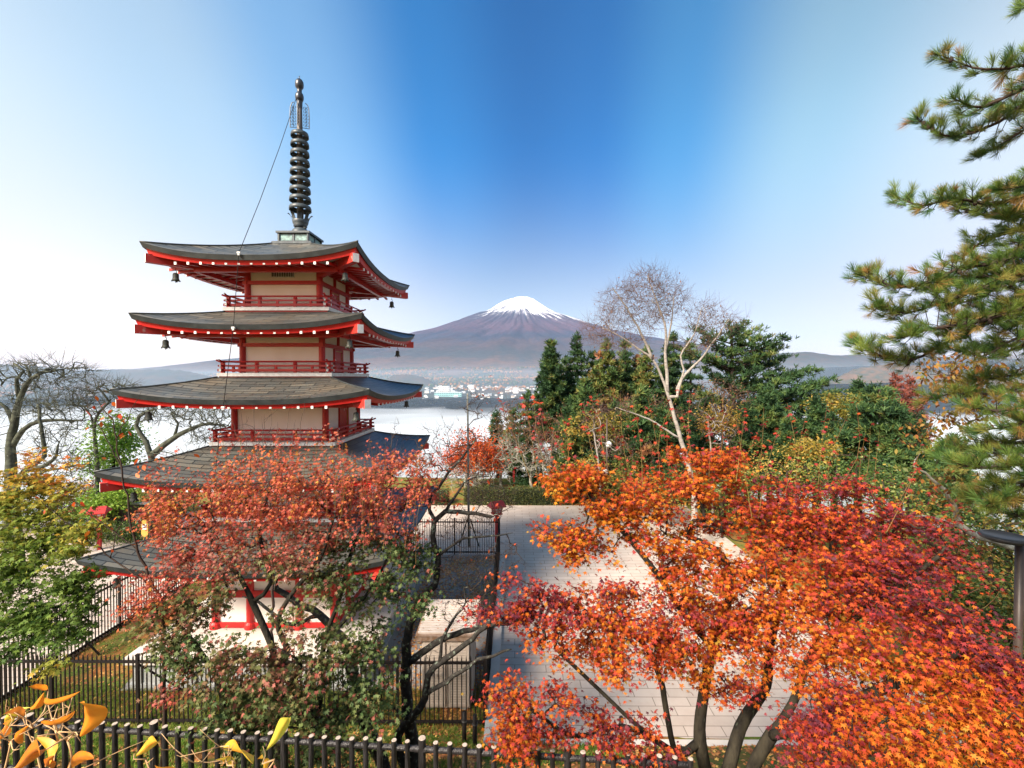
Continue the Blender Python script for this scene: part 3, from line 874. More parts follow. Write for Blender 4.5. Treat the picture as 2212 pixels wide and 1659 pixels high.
def build_storey(t, k):
    e, zm, zc, th, zt, hw, z0, z1 = ROOFS[k]
    b = MB(); b.box((PX, PY, Zr((z0 + z1 + .12) / 2)), (2 * hw - .02, 2 * hw - .02, z1 - z0 + .12))
    wall = b.build('wall', M['plaster'], t)
    cr = .105 if k < 4 else .125
    if k < 4:
        us = [(-hw, 0)]
        for s in range(4):
            b = MB(); b.tube([P4(s, hw, hw, z0), P4(s, hw, hw, z1 + .05)], cr, 16); b.build('column', M['red'], wall, smooth=False)
        hb = z0 + (z1 - z0) * (.66 if k < 2 else (.62 if k == 3 else .78))
        for s in range(4):
            b = MB(); b.beam(P4(s, -hw - .13, hw + .03 + .004 * (s % 2), hb), P4(s, hw + .13, hw + .03 + .004 * (s % 2), hb), .13, .125); b.build('tie_beam', M['red'], wall)
            b = MB(); b.beam(P4(s, -hw, hw + .01 + .004 * (s % 2), z1 - .01), P4(s, hw, hw + .01 + .004 * (s % 2), z1 - .01), .12, .11); b.build('head_beam', M['red'], wall)
        for s in (1, 3):
            if k != 2:
                b = MB(); b.beam(P4(s, 0, hw + .01, hb), P4(s, 0, hw + .01, z1), .1, .1); b.build('strut', M['red'], wall)
            b = MB()
            dw = .30 + .03 * k; dz = hb - .07
            for u in (-dw - .03, dw + .03): b.box(P4(s, u, hw + .02, (z0 + dz) / 2), (.08, .09, dz - z0))
            b.box(P4(s, 0, hw + .02, dz - .03), (.09, 2 * dw - .04, .07) )
            f = b.build('door', M['red'], wall)
            b = MB(); b.box(P4(s, 0, hw + .005, (z0 + dz) / 2), (.05, 2 * dw, dz - z0 - .02)); b.build('door_leaf', M['red_worn'], wall)
            b = MB()
            for u in (-dw + .035, dw - .035): b.box(P4(s, u, hw + .035, (z0 + dz - .12) / 2), (.02, .025, dz - z0 - .2))
            b.box(P4(s, 0, hw + .035, dz - .085), (.02, 2 * dw - .02, .025))
            b.build('door_trim', pm('gilt_trim', (0.55, 0.33, 0.08), None, 5, .4), wall)
        if k == 0:
            b = MB(); zc_ = hb + .30
            b.box(P4(0, -.02, hw, zc_), (.80, .04, .23)); v = b.build('vent', M['white'], wall)
            b = MB()
            for i in range(13): b.box(P4(0, -.02 - .36 + .06 * i, hw + .022, zc_), (.032, .02, .17))
            b.build('vent_slot', pm('vent_dark', (0.02, 0.02, 0.02), None, 4, .8), wall)
    else:
        xs = [-hw, -.80, .80, hw]
        xs = [-hw, -hw + .58 * 2, -hw + 1.4 * 2, hw]
        xs = [-hw, -.82, .82, hw]
        for s in range(4):
            for u in xs[1:]:
                b = MB(); c = P4(s, u, hw, z0)
                b.tube([P4(s, u, hw, z0), P4(s, u, hw, z1 + .05)], cr, 16)
                b.lathe(c, [(cr, .22), (cr + .05, .16), (cr + .07, .08), (cr + .06, .0)], 16)
                b.build('column', M['red'], wall, smooth=False)
            for zz, hh in ((z0 + .11, .16), (z0 + 1.15, .22), (z1 - .25, .2)):
                b = MB(); b.beam(P4(s, -hw, hw + .004 * (s % 2), zz), P4(s, hw, hw + .004 * (s % 2), zz), .12, hh); b.build('tie_beam', M['red'], wall)
            b = MB(); b.box(P4(s, 0, hw + .01, z0 + .62), ((1.2, .05, .85) if s % 2 == 0 else (.05, 1.2, .85))); b.build('panel', M['plaster'], wall)
            for u in (-1, 1):
                b = MB(); b.beam(P4(s, u * hw, hw + .05, z1 - .9), P4(s, u * (hw + .0), hw + .95, z1 - .18), .14, .16); b.build('bracket', M['red'], wall)

def build_balcony(t, k):
    h, z = BALC[k]
    b = MB(); b.box((PX, PY, Zr(z + .06)), (2 * h + .02, 2 * h + .02, .115)); slab = b.build('balcony', M['white'], t)
    b = MB(); b.box((PX, PY, Zr(z - .05)), (2 * h - .08, 2 * h - .08, .1)); b.build('balcony_beam', M['red'], slab)
    zf = z + .12
    o = h - .12
    for s in range(4):
        j = .003 * (s % 2)
        for zz, w, hh, ext in ((.085, .075, .085, .16), (.235, .06, .06, .15)):
            b = MB(); b.beam(P4(s, -o - ext, o, zf + zz + j), P4(s, o + ext, o, zf + zz + j), w, hh, 0, end=1); b.build('rail', [M['red'], M['white']], slab)
        b = MB()
        pts = [P4(s, u, o, zf + .375 + j * 3 + (.05 if abs(u) > o + .1 else 0)) for u in (-o - .22, -o - .1, -o * .5, 0, o * .5, o + .1, o + .22)]
        b.tube(pts, .03, 8, 0, True, 1); b.build('top_rail', [M['red'], M['white']], slab, smooth=False)
        b = MB(); b.box(P4(s, o, o, zf + .17), (.1, .1, .36)); b.build('post', M['red'], slab)
        for u in (-o * .36, o * .36):
            b = MB(); b.box(P4(s, u, o, zf + .18), (.09, .09, .34)); b.lathe(P4(s, u, o, zf + .255), [(.05, 0), (.075, .03), (.075, .055), (.04, .09)], 8); b.build('post', M['red'], slab)
        for u in (-o * .68, 0, o * .68):
            b = MB(); b.box(P4(s, u, o, zf + .12), (.07, .07, .2)); b.build('short_post', M['red'], slab)

def build_spire(t):
    c = (PX, PY, Zr(0))
    b = MB(); b.box((PX, PY, Zr(4.84)), (1.42, 1.42, .09)); b.box((PX, PY, Zr(5.03)), (1.02, 1.02, .36)); b.box((PX, PY, Zr(5.25)), (1.22, 1.22, .07))
    for s in range(4):
        for u in (-.535, 0, .535):
            b.box(P4(s, u, .525, 5.05), ((.075, .05, .34) if s % 2 == 0 else (.05, .075, .34)))
        b.box(P4(s, 0, .53, 4.91), ((1.1, .05, .06) if s % 2 == 0 else (.05, 1.1, .06)))
    sp = b.build('spire', M['bronze'], t)
    for s in range(4):
        for u in (-.27, .27):
            b = MB(); b.box(P4(s, u, .512, 5.07), ((.43, .03, .23) if s % 2 == 0 else (.03, .43, .23))); b.build('spire_panel', M['patina'], sp)
    b = MB(); b.lathe(c, [(.34, 5.28), (.335, 5.33), (.30, 5.44), (.23, 5.53), (.14, 5.58), (.0, 5.6)], 24); b.build('dome', M['bronze'], sp, smooth=True)
    b = MB()
    b.lathe(c, [(.20, 5.58), (.24, 5.62), (.23, 5.66), (.27, 5.74), (.29, 5.84), (.28, 5.85), (.2, 5.84)], 24)
    for i in range(8):
        a = 2 * math.pi * (i + .5) / 8
        rows = []
        for r, z, w in ((.26, 5.8, .085), (.30, 5.92, .07), (.34, 6.02, .075), (.39, 6.07, .06), (.43, 6.06, .02)):
            rows.append([(PX + r * math.cos(a) - s * w * math.sin(a), PY + r * math.sin(a) + s * w * math.cos(a), Zr(z)) for s in (-1, 0, 1)])
        b.grid(rows); b.grid([[(x * 1, y, z - .012) for x, y, z in q] for q in rows], flip=True)
    b.build('lotus_cup', M['bronze'], sp, smooth=True)
    b = MB(); b.tube([(PX, PY, Zr(5.5)), (PX, PY, Zr(9.3)), (PX, PY, Zr(10.3))], [.115, .10, .085], 16); b.build('shaft', M['pole'], sp, smooth=True)
    for i in range(9):
        f = i / 8; z = 6.30 + (9.02 - 6.30) * f; r = .385 + (.31 - .385) * f
        b = MB()
        b.lathe(c, [(r - .10, z + .085), (r - .06, z + .095), (r - .02, z + .07), (r, z + .01), (r + .004, z - .085), (r - .018, z - .085), (r - .018, z + .0), (r - .05, z + .055), (r - .10, z + .07)], 36)
        for j in range(4):
            a = math.pi / 4 + j * math.pi / 2
            b.beam((PX, PY, Zr(z + .06)), (PX + (r - .05) * math.cos(a), PY + (r - .05) * math.sin(a), Zr(z + .06)), .05, .02)
        b.build('ring', M['bronze'], sp, smooth=True)
    b = MB()
    for j in range(4):                                   # pierced flame plates
        a = math.radians(12) + j * math.pi / 2
        ca, sa = math.cos(a), math.sin(a)
        pt = lambda r, z: (PX + r * ca, PY + r * sa, Zr(z))
        b.tube([pt(.33, 9.28), pt(.335, 9.7), pt(.32, 10.02), pt(.27, 10.17), pt(.2, 10.22)], .016, 5)
        b.tube([pt(.1, 9.30), pt(.33, 9.28)], .013, 5)
        b.tube([pt(.22, 9.29), pt(.225, 9.8), pt(.2, 10.08)], .009, 4)
        for q in range(6):
            z = 9.36 + .125 * q
            for r0, r1 in ((.12, .225), (.225, .33)):
                b.tube([pt(r1, z + .06), pt((r0 + r1) / 2 + .02, z), pt(r0 + .01, z + .03), pt(r0 + .03, z + .085), pt((r0 + r1) / 2, z + .09)], .011, 4)
    b.build('flame_ornament', M['dark_bronze'], sp)
    b = MB()
    b.lathe(c, [(.10, 10.0), (.105, 10.24), (.10, 10.27), (.12, 10.28), (.145, 10.36), (.15, 10.44), (.13, 10.53), (.085, 10.58), (.085, 10.70), (.10, 10.73), (.14, 10.78), (.152, 10.88), (.14, 10.98), (.09, 11.06), (.03, 11.09), (.015, 11.12), (.02, 11.15), (.018, 11.19), (.0, 11.2)], 24)
    b.build('jewel', M['dark_bronze'], sp, smooth=True)

def build_pagoda():
    t = thing('pagoda', (PX, PY, Zr(-9.33)), 'five-storied red and white pagoda with dark curved roofs and tall ringed bronze spire', 'pagoda')
    build_plinth(t)
    for k in range(5):
        build_roof(t, k); build_storey(t, k)
    for k in range(4): build_balcony(t, k)
    build_spire(t)
    # wind bells: each hangs from a hip beam and is a thing of its own
    b = MB()
    b.lathe((0, 0, 0), [(.0, .0), (.045, -.005), (.075, -.03), (.083, -.07), (.083, -.16), (.092, -.2), (.118, -.25), (.10, -.25), (.075, -.19), (.07, -.06), (0, -.03)], 18)
    for j in range(4):
        a = j * math.pi / 2 + .4; b.box((.105 * math.cos(a), .105 * math.sin(a), -.26), (.03, .03, .03))
    bell_m = b.build('body', M['bell'], smooth=True)
    b = MB(); b.tube([(0, 0, -.02), (.03, 0, .02), (.03, 0, .06), (0, 0, .085), (-.02, 0, .06)], .009, 5); b.tube([(0, 0, .08), (0, 0, .16)], .008, 5); hook = b.build('hook', M['iron'])
    b = MB(); b.tube([(0, 0, -.05), (0, 0, -.27)], .012, 5); b.lathe((0, 0, -.28), [(0, -.03), (.02, -.02), (.02, 0), (0, .01)], 8); clap = b.build('clapper', M['bell'])
    names = ['top', 'second', 'third', 'fourth', 'lowest']
    cor = {3: 'front left', 0: 'front right', 1: 'back right'}
    first = True
    for k in range(5):
        e, zm = ROOFS[k][0], ROOFS[k][1]
        for s in (3, 0, 1):
            if k == 4 and s == 1: continue
            d = e - .62
            x, y, z = P4(s, d, d, zm - .40)
            r = bpy.data.objects.new('wind_bell', None); COL.objects.link(r); r.location = (x, y, z); r.empty_display_size = .1
            tag(r, f'bronze wind bell under the {cor[s]} corner of the {names[k]} pagoda roof', 'bell', 'wind bells hanging from the pagoda eaves')
            for pm_ in (bell_m, hook, clap):
                q = pm_ if first else pm_.copy()
                if not first: COL.objects.link(q)
                q.parent = r; q.location = (0, 0, 0)
            first = False
    # lightning conductor cable with its clamps
    pts = [(PX - .12, PY - .02, Zr(10.35)), W(560, 405, 14.9), W(516, 546, 13.47)]
    pts = [Vector(p) for p in pts]
    t2 = thing('conductor_cable', pts[0], 'thin dark lightning cable running from the spire down past the roof edges', 'cable')
    allp = [pts[0], pts[0].lerp(pts[2], .33) + Vector((.0, 0, -.14)), pts[0].lerp(pts[2], .68) + Vector((0, 0, -.14)), pts[2], W(504, 708, 13.28), W(482, 880, 12.97), W(460, 1060, 12.7), W(452, 1250, 12.4)]
    b = MB(); b.tube(allp, .010, 5); b.build('wire', M['iron'], t2)
    for p in allp[3:]:
        b = MB(); b.box(p, (.09, .06, .05)); b.box((p.x, p.y, p.z - .06), (.05, .05, .03)); b.build('clamp', M['white'], t2)

build_terrace()
build_fences()
build_pagoda()
# ------------------------------------------------------------------ plants
def resample(pts, step):
    P = [Vector(p) for p in pts]
    # Catmull-Rom through the given points
    out = []
    for i in range(len(P) - 1):
        a = P[i - 1] if i else P[i] * 2 - P[i + 1]
        d = P[i + 2] if i + 2 < len(P) else P[i + 1] * 2 - P[i]
        b, c = P[i], P[i + 1]
        n = max(1, int((c - b).length / step))
        for k in range(n):
            t = k / n
            out.append(0.5 * ((2 * b) + (c - a) * t + (2 * a - 5 * b + 4 * c - d) * t * t + (3 * b - a - 3 * c + d) * t ** 3))
    out.append(P[-1])
    return out

class Tree:
    """a branching skeleton: given stems, then every target point joined to the nearest wood"""
    def __init__(s, r_tip=.004, expo=.45):
        s.p, s.par, s.rmin, s.dir = [], [], [], []
        s.tips, s.src, s.r_tip, s.expo = [], [], r_tip, expo
    def stem(s, pts, r0, r1, step=.25, wob=.0, root=False):
        R = resample(pts, step)
        par = -1
        if s.p and root: par = 0
        elif s.p:
            A = np.array([tuple(q) for q in s.p]); par = int(np.argmin(((A - np.array(tuple(R[0]))) ** 2).sum(1)))
        for i, q in enumerate(R):
            if wob and 0 < i: q = q + Vector((rnd.uniform(-wob, wob), rnd.uniform(-wob, wob), rnd.uniform(-wob, wob)))
            d = (R[min(i + 1, len(R) - 1)] - R[max(i - 1, 0)]).normalized()
            s.p.append(q); s.par.append(par); s.dir.append(d)
            s.rmin.append(r0 + (r1 - r0) * i / max(1, len(R) - 1)); par = len(s.p) - 1
        return par
    def grow(s, targets, step=.3, jit=.06, lift=.0, first=0, reach=0.35, tipdir=None):
        T = np.array(targets, float).reshape(-1, 3)
        A = np.zeros((len(s.p) + len(T) * 14 + 10, 3)); n = len(s.p)
        A[:n] = [tuple(q) for q in s.p]
        d0 = np.array([((A[first:n] - t) ** 2).sum(1).min() for t in T])
        for i in np.argsort(d0):
            t = T[i]
            dd = np.sqrt(((A[first:n] - t) ** 2).sum(1))
            k = first + int(np.argmin(dd)); L = dd[k - first]
            if L < 1e-3: continue
            # attach a little back towards the root so that boughs run along each other
            back = int(rnd.random() * reach * L / step)
            while back > 0 and s.par[k] >= first: k = s.par[k]; back -= 1
            p0 = s.p[k]; tv = Vector(t); L = (tv - p0).length
            m = max(2, min(12, int(L / step) + 1))
            d = s.dir[k]; c1 = p0 + d * L * .28 + Vector((0, 0, lift * L)); c2 = tv - (tv - p0).normalized() * L * .3 + Vector((0, 0, lift * L * .7))
            par = k
            for j in range(1, m + 1):
                u = j / m
                q = p0 * (1 - u) ** 3 + c1 * (3 * u * (1 - u) ** 2) + c2 * (3 * u * u * (1 - u)) + tv * u ** 3
                if j < m: q = q + Vector((rnd.gauss(0, 1), rnd.gauss(0, 1), rnd.gauss(0, 1))) * jit * L / m
                dq = (q - s.p[par])
                s.p.append(q); s.par.append(par); s.dir.append(dq.normalized() if dq.length > 1e-6 else d); s.rmin.append(0)
                par = len(s.p) - 1; A[n] = tuple(q); n += 1
            s.tips.append(par); s.src.append(int(i))
    def radii(s):
        n = len(s.p); cnt = np.zeros(n); ch = [[] for _ in range(n)]
        for i in range(n - 1, -1, -1):
            if cnt[i] == 0: cnt[i] = 1
            if s.par[i] >= 0: cnt[s.par[i]] += cnt[i]; ch[s.par[i]].append(i)
        r = s.r_tip * cnt ** s.expo
        r = np.maximum(r, np.array(s.rmin))
        return r, ch
    def mesh(s, mb, mi=0, thin_mi=None, thin=.012, side=None):
        r, ch = s.radii()
        start = [i for i in range(len(s.p)) if s.par[i] < 0]
        stack = [(i, None) for i in start]
        while stack:
            i, pp = stack.pop()
            pts, rad = ([], [])
            if pp is not None and (s.p[pp] - s.p[i]).length > 1e-3: pts.append(s.p[pp]); rad.append(min(r[pp], r[i] * 1.25))
            while True:
                pts.append(s.p[i]); rad.append(r[i])
                if not ch[i]: break
                c = sorted(ch[i], key=lambda k: -r[k])
                # a continuing stem wins over a side bough of like size
                top = r[c[0]]; c.sort(key=lambda k: (-int(k == i + 1 and r[k] > .5 * top), -r[k]))
                for k in c[1:]: stack.append((k, i))
                i = c[0]
            if len(pts) < 2: continue
            R0 = max(rad)
            rad[-1] *= .35
            n = 10 if R0 > .05 else 6 if R0 > .02 else 4 if R0 > .008 else 3
            mb.tube(pts, rad, n, thin_mi if (thin_mi is not None and R0 < thin) else mi, cap=R0 > .02)
        return r

def in_ellipsoid(n, c, r, flat=1.0):
    d = rnd_dir(n) * (rng.random((n, 1)) ** (1 / 3)) * np.array(r)
    return d + np.array(tuple(c))

def clumpy(n, c, r, per=7, sg=.075):
    """points gathered in small sprays inside an ellipsoid"""
    k = max(2, n // per); cc = in_ellipsoid(k, c, r)
    return cc[rng.integers(0, k, n)] + rng.normal(size=(n, 3)) * np.array([sg, sg, sg * .6])

def pad(px, py, rx, ry, Z, dz):
    """an ellipsoid of foliage: image position and half sizes at depth Z -> centre, radii"""
    c = W(px, py, Z)
    k = Z / FPX
    return c, (rx * k, dz, ry * k)

def maple_leaf():
    tips = [(-100, .62), (-52, .88), (0, 1.0), (52, .88), (100, .62)]
    v = [(0, -.10, 0)]
    order = []
    allp = [(-148, .34)]
    for i, (a, r) in enumerate(tips):
        allp.append((a, r))
        allp.append(((a + tips[i + 1][0]) / 2, .36) if i < 4 else (148, .34))
    for a, r in allp:
        t = math.radians(a); v.append((r * math.sin(t), r * math.cos(t), -.22 * r * r + (0.05 if r < .4 else 0)))
    f = [[0] + list(range(len(v) - 1, 0, -1))]
    return [(x * 1.0, y, z) for x, y, z in v], f
LEAF_V, LEAF_F = maple_leaf()
OVAL_V = [(0, 0, 0), (.22, .3, -.02), (.27, .62, -.08), (0, 1.1, -.25), (-.27, .62, -.08), (-.22, .3, -.02)]
OVAL_F = [[0, 1, 2, 3, 4, 5]]

def leaf_frames(n, droop=.35, wild=.55, normal=None):
    y = rnd_dir(n); y[:, 2] = y[:, 2] * .35 - droop
    z = (np.array([0, 0, 1.0]) if normal is None else normal) + rnd_dir(n) * wild
    return frames(y, z)

def tuft(k, spread=.9, length=1.0, width=.035, seed=1):
    r = random.Random(seed); v, f = [], []
    for i in range(k):
        a = r.uniform(0, 2 * math.pi); t = r.uniform(.15, spread) * (0.5 + .5 * r.random())
        d = Vector((math.sin(t) * math.cos(a), math.cos(t), math.sin(t) * math.sin(a)))
        s = d.cross(Vector((r.uniform(-1, 1), r.uniform(-1, 1), r.uniform(-1, 1)))).normalized() * width
        o = Vector((0, r.uniform(-.25, .15), 0)); L = length * r.uniform(.75, 1.05)
        n = len(v)
        v += [tuple(o + s * .6), tuple(o - s * .6), tuple(o + d * L * .55 - s), tuple(o + d * L), tuple(o + d * L * .55 + s)]
        f.append([n, n + 1, n + 2, n + 3, n + 4])
    return v, f

LM = {}
LM['right'] = leafmat('maple_leaves_orange', [(0.0, (0.085, 0.022, 0.035)), (0.18, (0.18, 0.028, 0.042)), (0.34, (0.36, 0.040, 0.028)), (0.5, (0.42, 0.072, 0.014)), (0.68, (0.46, 0.125, 0.012)), (0.88, (0.54, 0.22, 0.02)), (1.0, (0.24, 0.19, 0.03))], .38, .6, .18)
LM['mid'] = leafmat('maple_leaves_red_green', [(0.0, (0.065, 0.115, 0.040)), (0.25, (0.12, 0.155, 0.05)), (0.42, (0.17, 0.13, 0.055)), (0.55, (0.32, 0.12, 0.09)), (0.68, (0.42, 0.075, 0.058)), (0.85, (0.48, 0.13, 0.045)), (1.0, (0.50, 0.28, 0.05))], .36, .6, .18)
LM['left'] = leafmat('maple_leaves_green_yellow', [(0.0, (0.06, 0.12, 0.025)), (0.35, (0.14, 0.21, 0.035)), (0.6, (0.24, 0.24, 0.035)), (0.8, (0.46, 0.27, 0.035)), (1.0, (0.45, 0.10, 0.025))], .38, .6, .18)
LM['scarlet'] = leafmat('scarlet_leaves', [(0.0, (0.34, 0.025, 0.015)), (0.5, (0.46, 0.06, 0.012)), (1.0, (0.52, 0.16, 0.02))], .4, .5)
LM['ginkgo'] = leafmat('fresh_green_leaves', [(0.0, (0.06, 0.16, 0.02)), (0.6, (0.14, 0.30, 0.035)), (1.0, (0.30, 0.42, 0.06))], .4, .5)
LM['yellow'] = leafmat('yellow_leaves', [(0.0, (0.09, 0.11, 0.022)), (0.5, (0.22, 0.18, 0.03)), (1.0, (0.40, 0.25, 0.045))], .4, .5)
LM['oak'] = leafmat('russet_leaves', [(0.0, (0.12, 0.15, 0.03)), (0.35, (0.28, 0.20, 0.035)), (0.7, (0.36, 0.14, 0.03)), (1.0, (0.18, 0.065, 0.03))], .4, .5)
LM['pine'] = leafmat('pine_needles', [(0.0, (0.018, 0.055, 0.024)), (0.35, (0.055, 0.125, 0.030)), (0.6, (0.14, 0.20, 0.035)), (0.78, (0.22, 0.19, 0.05)), (1.0, (0.28, 0.14, 0.045))], .22, .5, .25)
LM['pine_far'] = leafmat('far_pine_needles', [(0.0, (0.014, 0.034, 0.016)), (0.35, (0.035, 0.080, 0.028)), (0.6, (0.085, 0.13, 0.032)), (0.8, (0.20, 0.17, 0.045)), (1.0, (0.26, 0.11, 0.05))], .15, .6, .2)
LM['dead'] = leafmat('dead_red_needles', [(0.0, (0.12, 0.035, 0.03)), (1.0, (0.26, 0.085, 0.06))], .15, .7, .1)
LM['bush'] = leafmat('bush_leaves', [(0.0, (0.025, 0.06, 0.015)), (0.5, (0.07, 0.12, 0.025)), (0.8, (0.22, 0.22, 0.04)), (1.0, (0.40, 0.22, 0.05))], .35, .5)
LM['brown'] = leafmat('brown_buds', [(0.0, (0.09, 0.05, 0.03)), (1.0, (0.20, 0.09, 0.035))], .3, .7)
LM['hedge'] = leafmat('hedge_leaves', [(0.0, (0.03, 0.05, 0.012)), (0.6, (0.075, 0.09, 0.02)), (1.0, (0.17, 0.13, 0.03))], .2, .5)

def leaves_at_tips(T, per, spread, flat, rng_=None):
    P = np.array([tuple(T.p[i]) for i in T.tips])
    n = len(P) * per
    Q = np.repeat(P, per, 0) + rng.normal(size=(n, 3)) * np.array([spread, spread, flat])
    return Q

def shoots(T, mb, bases, tips, mi, r=.006, leaves=7, wob=.05, start=.35):
    """long thin whips with leaves along them; returns leaf positions"""
    out = []
    for b, t in zip(bases, tips):
        b, t = Vector(b), Vector(t); L = (t - b).length
        mid = b.lerp(t, .5) + Vector((rnd.gauss(0, 1), rnd.gauss(0, 1), 0)) * wob * L
        pts = resample([b, mid, t], L / 7)
        mb.tube(pts, list(np.linspace(r, r * .3, len(pts))), 4, mi, cap=False)
        for k in range(int(leaves)):
            u = start + (1 - start) * rnd.random()
            i = u * (len(pts) - 1); q = pts[int(i)].lerp(pts[min(len(pts) - 1, int(i) + 1)], i % 1)
            out.append(tuple(q + Vector((rnd.gauss(0, .035), rnd.gauss(0, .035), rnd.gauss(0, .025)))))
    return out

def base_on_ground(px, Z, py=1200):
    p = W(px, py, Z)
    return Vector((p.x, p.y, Zr(ground_z(p.x, p.y))))

# ---- the big orange maple at the right
def build_orange_maple():
    Z = 6.4
    root = base_on_ground(1560, Z); root.z -= .1
    t = thing('maple_tree', root, 'large orange and crimson maple with several dark mossy stems in front of the paved terrace', 'tree', 'maple trees in front of the terrace')
    T = Tree(.0035, .46)
    T.stem([root, W(1540, 1720, Z), W(1512, 1600, Z - .1), W(1520, 1500, Z - .1), W(1540, 1400, Z - .1), W(1575, 1290, Z), W(1560, 1200, Z + .1), W(1470, 1150, Z + .2)], .10, .035, .15)
    T.stem([root, W(1600, 1720, Z), W(1630, 1650, Z - .1), W(1665, 1590, Z - .2), W(1712, 1520, Z - .3), W(1740, 1440, Z - .4), W(1765, 1380, Z - .5)], .085, .03, .15, root=True)
    T.stem([root, W(1565, 1700, Z + .15), W(1600, 1570, Z + .3), W(1655, 1480, Z + .4), W(1662, 1400, Z + .4), W(1690, 1290, Z + .4), W(1720, 1180, Z + .4)], .105, .03, .15, root=True)
    T.stem([W(1512, 1600, Z - .1), W(1463, 1629, Z - .2), W(1440, 1540, Z - .3), W(1425, 1460, Z - .3), W(1380, 1380, Z - .4), W(1300, 1345, Z - .4)], .045, .016, .15)
    T.stem([W(1463, 1629, Z - .2), W(1380, 1570, Z - .3), W(1290, 1486, Z - .3), W(1200, 1400, Z - .4)], .035, .014, .15)
    T.stem([W(1463, 1629, Z - .2), W(1350, 1570, Z - .5), W(1240, 1590, Z - .6), W(1150, 1535, Z - .7)], .03, .012, .15)
    T.stem([W(1540, 1400, Z - .1), W(1480, 1330, Z - .2), W(1420, 1240, Z - .2), W(1330, 1130, Z), W(1260, 1060, Z)], .05, .015, .15)
    T.stem([W(1665, 1590, Z - .2), W(1760, 1560, Z - .9), W(1880, 1500, Z - 1.4), W(2010, 1440, Z - 1.6), W(2120, 1380, Z - 1.7)], .06, .02, .15)
    T.stem([W(1740, 1440, Z - .4), W(1850, 1330, Z - .7), W(1950, 1260, Z - .8), W(2030, 1200, Z - .8)], .04, .015, .15)
    first = 6
    pads = [  # px, py, rx, ry, Z, dz, density, tint
        (1235, 1035, 80, 34, 6.4, .25, 1.0, .72), (1320, 1095, 95, 45, 6.4, .4, 1.0, .70), (1215, 1150, 50, 24, 6.3, .2, .8, .70), (1275, 1190, 70, 30, 6.3, .3, .8, .66),
        (1430, 1060, 95, 50, 6.6, .5, 1.0, .62), (1530, 1010, 85, 45, 6.8, .5, 1.0, .66), (1440, 1150, 110, 50, 6.4, .5, 1.0, .62),
        (1640, 1085, 120, 55, 6.8, .6, .85, .44), (1780, 1090, 120, 55, 6.6, .6, .85, .34), (1900, 1150, 110, 55, 6.2, .6, .7, .30), (1990, 1190, 90, 60, 5.8, .5, .9, .18),
        (1620, 1190, 140, 60, 6.4, .6, 1.2, .56), (1770, 1200, 140, 60, 6.1, .6, 1.2, .45), (1510, 1240, 110, 50, 6.2, .5, 1.0, .60), (1880, 1240, 120, 55, 5.8, .5, 1.1, .28),
        (1700, 1290, 140, 50, 6.0, .6, 1.1, .62), (1330, 1310, 130, 40, 6.0, .5, 1.1, .48), (1190, 1320, 95, 40, 5.9, .4, .9, .30), (1430, 1345, 130, 45, 5.9, .5, 1.1, .46),
        (1250, 1375, 120, 35, 5.9, .5, .9, .52), (1140, 1345, 55, 30, 5.9, .3, .7, .16), (1560, 1340, 110, 45, 6.2, .5, .8, .62), (1370, 1420, 110, 40, 5.8, .5, .8, .58), (1490, 1430, 80, 35, 5.9, .4, .8, .66),
        (1830, 1340, 140, 55, 5.4, .6, 1.2, .55), (1960, 1310, 130, 55, 5.3, .6, 1.1, .20), (2080, 1380, 120, 50, 5.0, .5, 1.1, .24), (1900, 1410, 130, 45, 5.0, .5, 1.1, .60),
        (2030, 1450, 130, 50, 4.8, .5, 1.2, .62), (2160, 1450, 90, 60, 4.6, .4, 1.1, .30), (2140, 1540, 110, 60, 4.4, .5, 1.3, .72), (2010, 1540, 120, 50, 4.6, .5, 1.2, .64),
        (1880, 1530, 90, 40, 4.9, .4, 1.0, .40), (1800, 1580, 90, 40, 5.0, .4, 1.0, .22), (1910, 1600, 120, 50, 4.6, .5, 1.2, .48), (2050, 1620, 140, 60, 4.3, .5, 1.3, .76), (2180, 1630, 90, 60, 4.2, .4, 1.3, .70), (1780, 1640, 90, 35, 4.7, .4, 1.0, .36),
        (1105, 1510, 55, 22, 5.6, .3, .7, .50), (1085, 1560, 45, 28, 5.6, .25, .7, .55), (1150, 1545, 60, 26, 5.6, .3, .55, .34), (1110, 1610, 40, 22, 5.5, .25, .6, .6), (1195, 1580, 40, 18, 5.6, .2, .4, .3), (1220, 1500, 45, 20, 5.7, .2, .5, .26), (1290, 1560, 50, 16, 5.7, .25, .45, .22), (1370, 1580, 60, 20, 5.7, .3, .45, .36), (1320, 1610, 40, 18, 5.5, .2, .5, .30),
        (1450, 1650, 60, 18, 5.5, .25, .8, .34), (1560, 1500, 70, 30, 6.1, .3, .5, .50), (1600, 1400, 90, 40, 6.0, .4, .7, .55),
        (1760, 1440, 80, 40, 5.4, .4, .9, .58), (1680, 1370, 80, 35, 5.8, .4, .8, .50), (1120, 1270, 40, 20, 5.9, .2, .3, .25), (1060, 1330, 40, 22, 5.9, .2, .35, .28)]
    tg, info = [], []
    for (px, py, rx, ry, z_, dz, den, tint) in pads:
        c, r = pad(px, py, rx, ry, z_, dz)
        n = int(den * 18 * (rx * ry) ** .5 * (z_ / 5.5) / 10); tint = .46 + (tint - .47) * .72
        tg.append(clumpy(n, c, r)); info += [(tint, c.z, r[2])] * n
    order = np.concatenate(tg)
    T.grow(order, .18, .16, .05, first)
    mb = MB(); T.mesh(mb, 0)
    # upright whips above the crown
    wb, wtp = [], []
